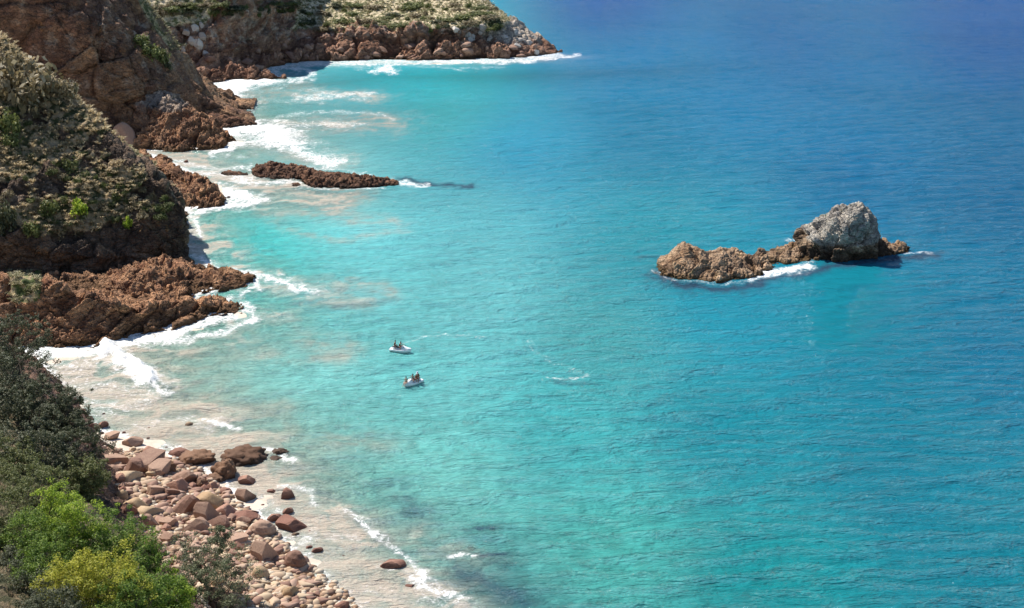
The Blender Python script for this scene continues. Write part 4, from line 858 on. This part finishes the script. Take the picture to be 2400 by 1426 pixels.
def tube(pts, rad, sides=6):
    pts = np.array(pts, float); V = []; n = len(pts)
    for i in range(n):
        t = pts[min(i+1, n-1)]-pts[max(i-1, 0)]; t /= np.linalg.norm(t)+1e-9
        a = np.cross(t, [0.3, .9, .1]); a /= np.linalg.norm(a)+1e-9; b = np.cross(t, a)
        for k in range(sides):
            th = 2*math.pi*k/sides; V.append(pts[i]+rad[i]*(a*math.cos(th)+b*math.sin(th)))
    Fq = [[i*sides+k, i*sides+(k+1) % sides, (i+1)*sides+(k+1) % sides, (i+1)*sides+k] for i in range(n-1) for k in range(sides)]
    return np.array(V), np.array(Fq)
def join(parts):
    V = []; Fq = []; o = 0
    for v, f in parts: V.append(v); Fq.append(f+o); o += len(v)
    return np.concatenate(V), np.concatenate(Fq)
M_BARK = plain('bark', (.13, .095, .07), .9, .35, 4)
M_BARKG = plain('pale_bark', (.26, .22, .18), .9, .3, 4)
ML = {'dark': leaf_mat('dark_leaf', (.035, .045, .018), (.075, .088, .04), (.15, .15, .085), .25),
      'olive': leaf_mat('olive_leaf', (.05, .065, .018), (.13, .15, .045), (.26, .26, .11), .35),
      'bright': leaf_mat('bright_leaf', (.07, .12, .012), (.26, .38, .035), (.55, .62, .09), .5),
      'yellow': leaf_mat('yellow_leaf', (.12, .14, .018), (.42, .43, .05), (.72, .66, .13), .5),
      'green': leaf_mat('green_leaf', (.045, .085, .014), (.13, .22, .03), (.30, .38, .07), .4),
      'sparse': leaf_mat('grey_green_leaf', (.06, .075, .035), (.14, .16, .08), (.27, .28, .16), .35),
      'scrub': leaf_mat('scrub_leaf', (.05, .07, .02), (.13, .16, .045), (.28, .28, .10), .35),
      'straw': leaf_mat('dry_scrub_leaf', (.10, .08, .04), (.24, .19, .10), (.42, .35, .22), .3)}
# shrubs on the hillsides: each one its own object
def shrub_mesh(name, mat, seed, n=26, per=34, size=.16):
    r = np.random.default_rng(seed); c = r.normal(size=(n, 3)); c /= np.linalg.norm(c, axis=1, keepdims=True); c *= r.uniform(.3, .8, (n, 1)); c[:, 2] = np.abs(c[:, 2])*.85+.1
    V, Fq = leaves(c, r.uniform(.22, .42, n), per, size*.6, r)
    o = mk(name, V, Fq, mat, smooth=False); me = o.data; bpy.data.objects.remove(o); return me
SHR = {k: [shrub_mesh(k+'_shrub', ML[k], 50+i*3+len(k)) for i in range(3)] for k in ('scrub', 'straw', 'olive', 'bright', 'dark')}
def shrub(P, r_, h_, kind, label, group):
    o = bpy.data.objects.new('shrub', random.choice(SHR[kind])); COL.objects.link(o); o.location = (P[0], P[1], P[2]-.15*h_)
    o.scale = (r_, r_, h_); o.rotation_euler = (0, 0, random.uniform(0, 6.28)); tag(o, label, 'shrub', group)
def shrub_px(S_, px, py, w, h, kind, label, group):
    P = on_surface(S_, px, py+h*.35); k = ppm(P[1], P[2]); shrub(P, w/k/2*1.05, h/k*.85, kind, label, group)
GS = 'shrubs on the near hillside'
for t in [(60,165,130,120,'straw','large rounded grey brown bush high on the near hillside'),(25,130,60,60,'straw','upper left shoulder of scrub against the shaded cliff'),(150,195,60,62,'straw','smaller grey brown bush beside the large rounded one'),(70,215,40,36,'olive','small olive bush tucked under the large rounded bush'),(20,275,50,70,'scrub','dark green bush at the left edge below the crest'),(185,475,36,46,'bright','small bright green bush standing on the dark slope'),(115,475,44,46,'scrub','round green bush left of the small bright one'),(80,525,44,44,'scrub','dark green bush low on the slope above the cliff'),(15,500,50,70,'dark','dark bush at the left edge of the photo'),(30,320,44,40,'scrub','green bush on the left part of the hillside'),(302,517,20,30,'bright','tiny yellow green bush on the shaded cliff face'),(170,378,40,40,'olive','olive bush in the middle of the hillside')]:
    shrub_px(PC, t[0], t[1], t[2]*1.3, t[3]*1.3, *t[4:], GS)
for k in range(110):
    px = random.uniform(-20, 400); py = random.uniform(np.interp(px, [0, 200, 400], [190, 340, 470]), np.interp(px, [0, 200, 400], [520, 540, 500]))
    kind = random.choice(('scrub', 'straw', 'straw', 'olive')); shrub_px(PC, px, py, random.uniform(14, 34), random.uniform(12, 26), kind, 'low %s scrub clump among the straw tussocks %s' % ('dry' if kind == 'straw' else 'green', 'near the crest of the near hillside' if py < np.interp(px, [0, 400], [290, 450]) else 'on the right shoulder of the near hillside' if px > 240 else 'on the lower left of the near hillside' if py > 430 else 'halfway up the left of the near hillside'), 'green scrub clumps' if kind != 'straw' else 'dry scrub clumps')
for k in range(26):
    t = random.random(); px = 135+t*190+random.uniform(-18, 22); py = 240+t*118+random.uniform(0, 40); shrub_px(PS, px, py, random.uniform(26, 44), random.uniform(18, 30), random.choice(('scrub', 'olive', 'scrub', 'bright')), 'green coastal scrub clump on the spur between hillside and dark cliff', 'scrub clumps on the spur')
shrub_px(PD_, 68, 672, 30, 34, 'olive', 'round olive bush on the crest of the lower rock ridge', None)
for (x, y, w, h, kd, lb) in ((345,108,70,50,'scrub','green scrub overhanging the edge of the shaded cliff'),(380,120,44,60,'olive','olive scrub hanging from the right edge of the shaded cliff'),(330,85,50,40,'scrub','scrub clump topmost on the edge of the shaded cliff'),(395,150,30,26,'dark','dark scrub clump lowest on the cliff edge')): shrub_px(PB, x, y, w, h, kd, lb, 'scrub on the shaded cliff edge')
for k in range(130):
    px = random.uniform(360, 1180); py = random.uniform(4, 66 if px > 700 else 30); kd = random.choice(('scrub', 'dark', 'straw', 'olive')); shrub_px(PA, px, py, random.choice((14, 18, 26, 40, 56)), random.uniform(9, 22), kd, 'low %s bush on the far headland %s' % ('dry' if kd == 'straw' else 'green', 'above the dark gully' if px < 650 else 'on the left third of the grass slope' if px < 820 else 'in the middle of the grass slope' if px < 1000 else 'on the grass near the pale crest rocks'), 'dry bushes on the far headland' if kd == 'straw' else 'green bushes on the far headland')
shrub_px(PB2, 352, 206, 12, 8, 'bright', 'tiny green plant on top of the sunlit buttress', None)

# ------------------------------------------------------------------ foreground trees
def tree(name, px, py, w, h, Y, kind, label, group, per=150, nc=60, size=.09, bare=False, seed=0, bark=None, cl=(.18, .42)):
    r = np.random.default_rng(seed); C_ = D(px, py, Y); k = ppm(Y, C_[2]); rx = w/k/2; rz_ = h/k/2*.95
    base = C_+np.array([0, .3, -rz_*1.35])
    root = empty(name, tuple(base)); tag(root, label, 'tree' if not name.endswith('bush') else 'bush', group)
    n = nc; d = r.normal(size=(n, 3)); d /= np.linalg.norm(d, axis=1, keepdims=True); d *= r.uniform(.35, 1.0, (n, 1))**.6
    d *= 1+.45*(vn(d*2.6+seed, 5)-.5)[:, None]*2
    cen = C_-base+d*np.array([rx, rx*.9, rz_]); rad = r.uniform(*cl, n)*min(rx, 2.2)*.75
    parts = []; lead = np.array([0, 0, 0.]); top_ = (C_-base)*np.array([1, 1, .8]); nt_ = 3
    for q in range(nt_):      # leaning stems
        a = r.uniform(0, 6.28); e = top_+np.array([math.cos(a), math.sin(a), 0])*rx*.35; mid_ = e*.5+r.normal(0, .12, 3)*rx
        parts.append(tube([lead+r.normal(0, .06, 3), mid_*.6, mid_, e], [.11*rx**.6, .085*rx**.6, .07*rx**.6, .035]))
        for c_ in cen[q::nt_][:18]:
            s = mid_+(e-mid_)*r.uniform(0, 1); m_ = (s+c_)/2+r.normal(0, .1, 3)*rx; parts.append(tube([s, m_, c_], [.04, .028, .012], 4))
    V, Fq = join(parts); mk('trunk', V, Fq, bark or M_BARK, parent=root)
    if bare: per = per//4
    V, Fq = leaves(cen, rad, per, size, r, flat=.75); 
    V2, F2_ = leaves(cen+r.normal(0, .5, cen.shape)*rx*.3, rad*.7, per//2, size*.9, r); V, Fq = join([(V, Fq), (V2, F2_)])
    mk('crown', V, Fq, ML[kind], parent=root, smooth=False); return root
GT = 'dark coastal trees at the left edge'; GG = 'green bushes in the bottom left corner'
TR = [
 ('coastal_tree',25,800,120,130,166,'dark','dark tree highest at the left edge, beside the rock ridge',GT,{}),
 ('coastal_tree',35,880,150,130,156,'dark','dark spreading tree below the topmost one at the left edge',GT,{}),
 ('coastal_tree',100,950,150,120,148,'dark','grey green tree reaching out over the sandy wash',GT,{}),
 ('coastal_tree',30,985,150,140,146,'dark','dense dark tree at the left edge level with the wash',GT,{}),
 ('coastal_tree',165,1050,130,110,138,'dark','dark tree touching the first beach boulders',GT,{}),
 ('coastal_tree',95,1060,150,120,134,'dark','open crowned dark tree showing its bare twisted limbs',GT,dict(per=95, bark='g')),
 ('coastal_tree',20,1100,130,130,130,'olive','olive tree at the left edge between dark trees and bright bushes',GG,{}),
 ('coastal_bush',205,1125,80,90,131,'olive','olive bush hanging over the shaded bank',GT,{}),
 ('coastal_bush',30,1230,150,200,112,'olive','tall olive bush at the left edge',GG,{}),
 ('coastal_bush',130,1215,110,130,112,'bright','bright green bush with the highest leaf tip',GG,{}),
 ('coastal_bush',190,1250,130,130,109,'bright','bright green bush in the middle of the green group',GG,{}),
 ('coastal_bush',265,1275,120,130,108,'green','green bush bordering the boulders',GG,{}),
 ('coastal_bush',110,1290,120,110,106,'green','mid green bush behind the yellow one',GG,{}),
 ('coastal_bush',325,1320,100,120,106,'green','deep green bush pushing out toward the cobbles',GG,{}),
 ('coastal_bush',175,1385,120,130,97,'yellow','yellow green bush, left of the two in the bottom corner',GG,{}),
 ('coastal_bush',250,1370,130,130,98,'yellow','yellow green bush, right of the two in the bottom corner',GG,{}),
 ('coastal_bush',340,1400,110,110,100,'green','green bush at the bottom edge right of the yellow ones',GG,{}),
 ('coastal_bush',400,1400,80,90,104,'bright','light green bush nearest the sparse grey shrub at the bottom edge',GG,{}),
 ('coastal_bush',60,1400,150,120,98,'dark','dark bush with bare branches in the bottom left corner',GG,dict(per=60, bark='g')),
 ('coastal_bush',30,1330,120,100,104,'dark','shaded bush above the bare branched corner bush',GG,dict(per=90, bark='g')),
 ('coastal_tree',-25,840,120,160,170,'dark','dark tree cut by the left edge behind the topmost one',GT,{}),
 ('coastal_tree',-10,960,130,150,152,'dark','dark tree cut by the left edge level with the breaking wave foam',GT,{}),
 ('coastal_tree',-20,1060,140,140,138,'dark','dark tree cut by the left edge below the wash',GT,{}),
 ('coastal_tree',150,980,90,80,146,'dark','small dark tree at the tip of the group nearest the wash',GT,{}),
 ('coastal_bush',90,1150,130,110,121,'olive','olive bush behind the bright green leaf tip',GG,{}),
 ('coastal_bush',-10,1160,130,140,122,'olive','olive bush cut by the left edge',GG,{}),
 ('coastal_bush',70,1260,130,130,108,'green','green bush between the tall olive bush and the bright ones',GG,{}),
 ('coastal_bush',95,1345,110,100,101,'green','green bush above the bare branches',GG,{}),
 ('coastal_bush',-10,1300,120,140,108,'olive','olive bush cut by the left edge above the corner',GG,{}),
 ('coastal_bush',300,1430,130,100,96,'green','green bush cut by the bottom edge below the yellow pair',GG,{}),
 ('coastal_bush',120,1440,150,100,93,'dark','dark bush cut by the bottom edge in the corner',GG,{}),
 ('sparse_shrub',470,1300,120,110,121,'sparse','thin grey green shrub standing in front of the boulders',None,dict(per=80, nc=54)),
 ('sparse_shrub',520,1370,150,120,118,'sparse','wide thin grey green shrub over the cobbles at the bottom edge',None,dict(per=80, nc=64)),
 ('sparse_shrub',435,1375,90,100,117,'sparse','small thin shrub between the green bushes and the wide one',None,dict(per=80, nc=34)),
 ('sparse_shrub',520,1255,60,50,122,'sparse','little leafy sprig rising in front of the wide pink boulder',None,dict(per=70, nc=18)),
]
for i, (nm, px, py, w, h, Y, kd, lb, g, kw) in enumerate(TR):
    big_ = 1.3 if nm != 'sparse_shrub' else 1.1
    kw = dict(kw); b = M_BARKG if kw.pop('bark', None) else None
    tree(nm, px, py, w*big_, h*big_, Y, kd, lb, g, seed=400+i, bark=b, size=.085 if Y < 125 else .11, **{**dict(per=80, nc=100), **kw})

# ------------------------------------------------------------------ watercraft
M_WHT = plain('white_hull_paint', (.80, .80, .80), .3, .03, 2, .5); M_BLK = plain('black_rubber', (.02, .02, .022), .6, .2, 4); M_SEAT = plain('seat_vinyl', (.05, .045, .05), .5, .2, 4)
M_GRY = plain('grey_trim', (.30, .31, .33), .5, .1, 3); M_MIR = plain('mirror_glass', (.3, .33, .36), .15, .05, 3, .8)
def loft_obj(name, secs, mat, parent, closed=True, loc=None):
    """secs: list of cross-sections (each list of xyz), capped at both ends"""
    n = len(secs[0]); V = np.array(secs, float).reshape(-1, 3); Fq = []
    for i in range(len(secs)-1):
        for k in range(n if closed else n-1): Fq.append([i*n+k, i*n+(k+1) % n, (i+1)*n+(k+1) % n, (i+1)*n+k])
    c0 = len(V); V = np.concatenate([V, [V[:n].mean(0), V[-n:].mean(0)]]); cap = []
    for k in range(n): cap += [[c0, (k+1) % n, k], [c0+1, len(V)-2-n+k, len(V)-2-n+(k+1) % n]]
    return mk(name, V, [np.array(Fq), np.array(cap)], mat, parent=parent)
def sec(x, hw, zb, zc, zt, tw):
    """hull section at x: keel zb, chine zc at half-width hw, deck edge zt at half-width tw"""
    return [(x, 0, zb), (x, hw*.55, zb+.06), (x, hw*.96, zc), (x, hw, zc+.07), (x, tw, zt), (x, tw*.5, zt+.03), (x, -tw*.5, zt+.03), (x, -tw, zt), (x, -hw, zc+.07), (x, -hw*.96, zc), (x, -hw*.55, zb+.06)]
def box(name, c, s, mat, parent, bev=.02, rot=None):
    bm = bmesh.new(); bmesh.ops.create_cube(bm, size=1); bmesh.ops.scale(bm, vec=s, verts=bm.verts)
    bmesh.ops.bevel(bm, geom=bm.edges[:], offset=min(bev, min(s)*.4), segments=2, affect='EDGES')
    if rot: bmesh.ops.rotate(bm, matrix=Matrix.Rotation(rot[0], 3, rot[1]), verts=bm.verts)
    bmesh.ops.translate(bm, vec=c, verts=bm.verts); me = bpy.data.meshes.new(name); bm.to_mesh(me); bm.free(); me.materials.append(mat)
    o = bpy.data.objects.new(name, me); COL.objects.link(o); o.parent = parent; return o
def jet_ski(loc, rz, label):
    t = empty('jet_ski', loc, rz); tag(t, label, 'jet ski', 'jet skis drifting in the cove')
    loft_obj('hull', [sec(-1.62, .52, .02, .16, .34, .50), sec(-1.2, .58, -.10, .14, .36, .56), sec(-.3, .60, -.14, .13, .40, .58), sec(.5, .58, -.14, .15, .44, .55), sec(1.1, .44, -.08, .22, .50, .42), sec(1.5, .22, .06, .34, .56, .22), sec(1.68, .05, .28, .46, .58, .06)], M_WHT, t)
    loft_obj('rub_rail', [[(x, w+.02, z), (x, w+.045, z+.04), (x, w+.02, z+.08), (x, -w-.02, z+.08), (x, -w-.045, z+.04), (x, -w-.02, z)] for x, w, z in ((-1.63, .50, .26), (-.3, .58, .29), (.5, .57, .32), (1.1, .42, .39), (1.5, .21, .47))], M_WHT, t)
    loft_obj('hood', [[(x, 0, zt), (x, w*.6, zt-.04), (x, w, zb+.12), (x, w*1.15, zb), (x, -w*1.15, zb), (x, -w, zb+.12), (x, -w*.6, zt-.04)] for x, w, zb, zt in ((.12, .22, .40, .86), (.35, .30, .42, .95), (.65, .34, .44, .88), (1.0, .32, .48, .76), (1.35, .20, .53, .66), (1.6, .07, .55, .60))], M_WHT, t)
    loft_obj('seat_base', [[(x, w, .36), (x, w*.8, z), (x, -w*.8, z), (x, -w, .36)] for x, w, z in ((-1.3, .22, .55), (-.9, .24, .64), (-.3, .24, .62), (.2, .22, .66))], M_WHT, t)
    loft_obj('seat', [[(x, w, z), (x, w*.9, z+.12), (x, w*.4, z+.16), (x, -w*.4, z+.16), (x, -w*.9, z+.12), (x, -w, z)] for x, w, z in ((-1.25, .16, .56), (-1.0, .22, .66), (-.55, .23, .62), (-.35, .22, .58), (0, .21, .60), (.22, .16, .68))], M_SEAT, t)
    box('rear_deck', (-1.38, 0, .385), (.46, .9, .03), M_WHT, t, .012)
    for s in (-1, 1):
        box('footwell_mat', (-.35, s*.44, .425), (1.3, .16, .02), M_GRY, t, .008)
        mr = box('mirror', (.62, s*.40, .90), (.16, .05, .11), M_BLK, t, .02); box('mirror_face', (.535, s*.40, .90), (.012, .04, .08), M_MIR, mr, .004)
    v, f = tube([(.30, 0, .82), (.22, 0, 1.0)], [.05, .04], 8); mk('steering_column', v, f, M_BLK, parent=t)
    v, f = tube([(.08, -.36, .98), (.18, -.2, 1.02), (.22, 0, 1.02), (.18, .2, 1.02), (.08, .36, .98)], [.022]*5, 6); hb = mk('handlebar', v, f, M_BLK, parent=t)
    for s in (-1, 1): v, f = tube([(.10, s*.27, .99), (.06, s*.40, .975)], [.03, .03], 8); mk('grip', v, f, M_BLK, parent=hb)
    v, f = tube([(-1.66, 0, .10), (-1.55, 0, .10)], [.09, .11], 10); mk('jet_nozzle', v, f, M_BLK, parent=t)
    return t
SK1, SK2 = W(939, 824, 0), W(968, 901, 0)
j1 = jet_ski((SK1[0], SK1[1], -.02), math.radians(-17), 'white jet ski further from the camera, carrying two people')
j2 = jet_ski((SK2[0], SK2[1], -.02), math.radians(-133), 'white jet ski nearer the camera, crowded with people')

# ------------------------------------------------------------------ people
M_SK1 = plain('tanned_skin', (.30, .15, .09), .6, .06); M_SK2 = plain('light_skin', (.52, .32, .23), .6, .06)
M_HAIR = plain('dark_hair', (.018, .013, .011), .6, .2, 9); M_EYE = plain('eye_dark', (.02, .02, .02), .3, .1); M_LIP = plain('lip', (.35, .13, .11), .6, .1)
M_VEST = plain('black_vest', (.03, .028, .032), .7, .2); M_MAR = plain('maroon_vest', (.11, .03, .035), .7, .15); M_SHO = plain('dark_shorts', (.03, .035, .05), .8, .2); M_CAPW = plain('white_cap', (.8, .8, .8), .7, .05); M_CAPL = plain('lilac_cap', (.62, .60, .78), .7, .05); M_BIK = plain('rust_swimwear', (.26, .09, .04), .8, .1)
def skin_mesh(name, pts, edges, rad, mat, parent, sub=2):
    me = bpy.data.meshes.new(name); me.from_pydata([tuple(p) for p in pts], edges, []); o = bpy.data.objects.new(name, me); COL.objects.link(o)
    md = o.modifiers.new('s', 'SKIN'); md.use_smooth_shade = True
    for v, r_ in zip(me.skin_vertices[0].data, rad): v.radius = (r_, r_) if not isinstance(r_, tuple) else r_
    me.skin_vertices[0].data[0].use_root = True
    o.modifiers.new('d', 'SUBSURF').levels = sub
    dg = bpy.context.evaluated_depsgraph_get(); m2 = bpy.data.meshes.new_from_object(o.evaluated_get(dg)); m2.name = name
    bpy.data.objects.remove(o); bpy.data.meshes.remove(me); m2.materials.clear(); m2.materials.append(mat)
    for p in m2.polygons: p.use_smooth = True
    o = bpy.data.objects.new(name, m2); COL.objects.link(o); o.parent = parent; return o
def ell(name, c, s, mat, parent, cut=None, sub=3):
    bm = bmesh.new(); bmesh.ops.create_icosphere(bm, subdivisions=sub, radius=1)
    if cut is not None:
        bmesh.ops.delete(bm, geom=[v for v in bm.verts if cut(v.co)], context='VERTS')
    bmesh.ops.scale(bm, vec=s, verts=bm.verts); bmesh.ops.translate(bm, vec=c, verts=bm.verts)
    me = bpy.data.meshes.new(name); bm.to_mesh(me); bm.free(); me.materials.append(mat)
    for p in me.polygons: p.use_smooth = True
    o = bpy.data.objects.new(name, me); COL.objects.link(o); o.parent = parent; return o
def person(craft, seat, rz, label, skin, vest, head='hair', lean=.12, legs='astride', reach=False, sc=1.0, cap=None):
    """seated figure; local +x is the facing direction; origin at the hips on the seat"""
    Mw = Matrix.Translation(craft.location) @ Matrix.Rotation(craft.rotation_euler.z, 4, 'Z')
    wl = Mw @ Vector(seat); t = empty('person', tuple(wl), craft.rotation_euler.z+rz); t.scale = (sc,)*3
    tag(t, label, 'person', 'people on the jet skis')
    L = lean; pts = []; rad = []; ed = []
    def a(p, r_, par=None):
        pts.append(np.array(p, float)); rad.append(r_)
        if par is not None: ed.append((par, len(pts)-1))
        return len(pts)-1
    pel = a((0, 0, .10), (.15, .11)); w_ = a((L*.2, 0, .28), (.125, .10), pel); ch = a((L*.8, 0, .46), (.15, .11), w_); nk = a((L*1.2, 0, .60), .055, ch); hd = a((L*1.35, 0, .70), .075, nk); ht = a((L*1.35, 0, .81), .085, hd)
    for s in (-1, 1):
        shd = a((L*.9, s*.19, .53), .06, ch)
        if reach: el = a((L+.18, s*.27, .34), .042, shd); wr = a((L+.42, s*.30, .38), .03, el); hnd = a((L+.50, s*.30, .38), .034, wr); fd_ = (1, 0, -.35)
        else: el = a((L*.5-.02, s*.27, .28), .042, shd); wr = a((.16, s*.26, .10), .03, el); hnd = a((.23, s*.25, .075), .034, wr); fd_ = (1, 0, -.25)
        fd_ = np.array(fd_)/np.linalg.norm(fd_)
        for q in range(4):
            o_ = np.array([0, (q-1.5)*.019*1.0, 0]); l1 = (.045, .052, .050, .038)[q]; f1 = a(pts[hnd]+o_+fd_*(l1+.015), .009, hnd); a(pts[f1]+fd_*.028+np.array([0, 0, -.018]), .008, f1)
        th = a(pts[hnd]+np.array([.005, -s*.045, -.01]), .010, hnd); a(pts[th]+np.array([.03, -s*.008, -.012]), .009, th)
        hp_ = a((.03, s*.10, .08), .095, pel)
        if legs == 'astride': kn = a((.34, s*.36, .02), .062, hp_); an = a((.26, s*.42, -.28), .038, kn); ft = (.14, 0, -.03)
        elif legs == 'side': kn = a((.40, s*.13, .06), .062, hp_); an = a((.52, s*.12, -.34), .038, kn); ft = (.12, 0, -.05)
        else: kn = a((.44, s*.12, .02), .062, hp_); an = a((.66, s*.14, -.30), .038, kn); ft = (.12, 0, -.06)
        f_ = a(pts[an]+np.array([ft[0]*.5, 0, ft[2]]), .035, an); a(pts[f_]+np.array([ft[0]*.7, 0, -.01]), .025, f_)
    skin_mesh('body', pts, ed, rad, skin, t)
    hx = L*1.35
    ell('nose', (hx+.092, 0, .745), (.018, .014, .022), skin, t, sub=2); ell('mouth', (hx+.082, 0, .705), (.008, .024, .007), M_LIP, t, sub=2)
    for s in (-1, 1): ell('eye', (hx+.080, s*.032, .775), (.008, .014, .009), M_EYE, t, sub=2); ell('ear', (hx, s*.088, .755), (.022, .012, .034), skin, t, sub=2)
    if head == 'hair': ell('hair', (hx-.012, 0, .785), (.105, .102, .118), M_HAIR, t, cut=lambda c: c.x > .35 and c.z < .45 or c.z < -.75)
    if cap:
        ell('hair', (hx-.02, 0, .765), (.095, .095, .10), M_HAIR, t, cut=lambda c: c.x > .2 or c.z > .5)
        cp_ = ell('cap', (hx-.005, 0, .80), (.112, .11, .105), cap, t, cut=lambda c: c.z < -.05); ell('brim', (hx+.13, 0, .80), (.08, .075, .012), cap, cp_, sub=2)
    if vest: skin_mesh('vest', [(L*.15, 0, .22), (L*.45, 0, .34), (L*.8, 0, .46), (L*.9, 0, .53)], [(0, 1), (1, 2), (2, 3)], [(.165, .135), (.165, .135), (.18, .14), (.15, .11)], vest, t)
    sp = [(0, 0, .10), (L*.1, 0, .19)]; se = [(0, 1)]; sr = [(.165, .125), (.15, .12)]
    kx = {'astride': (.22, .26, .035), 'side': (.24, .115, .06), 'front': (.25, .11, .045)}[legs]
    for s in (-1, 1): sp += [(.03, s*.10, .08), (kx[0]*.8, s*kx[1]*.85, kx[2]+.02)]; i = len(sp); se += [(0, i-2), (i-2, i-1)]; sr += [.108, .095]
    skin_mesh('shorts', sp, se, sr, M_SHO if vest else M_BIK, t)
    return t
person(j1, (-.95, 0, .80), 0, 'person in a maroon vest sitting high at the back of the further jet ski', M_SK1, M_MAR)
person(j1, (-.20, 0, .70), 0, 'person in a black vest holding the handlebar of the further jet ski', M_SK1, M_VEST, reach=True, lean=.2)
person(j2, (1.25, 0, .62), 0.25, 'bare shouldered person sitting on the bow with legs hanging over the water', M_SK2, None, legs='front', lean=.02)
person(j2, (-.05, .05, .70), 0, 'dark haired person behind the hood of the nearer jet ski, half hidden', M_SK1, M_VEST, reach=True, lean=.1)
person(j2, (-.55, .12, .72), 1.15, 'person in a white cap with a leg over the near side of the jet ski', M_SK1, M_BIK, legs='side', cap=M_CAPW, head=None)
person(j2, (-1.05, 0, .78), 0, 'person in a pale lilac cap at the stern of the nearer jet ski', M_SK1, M_MAR, cap=M_CAPL, head=None)
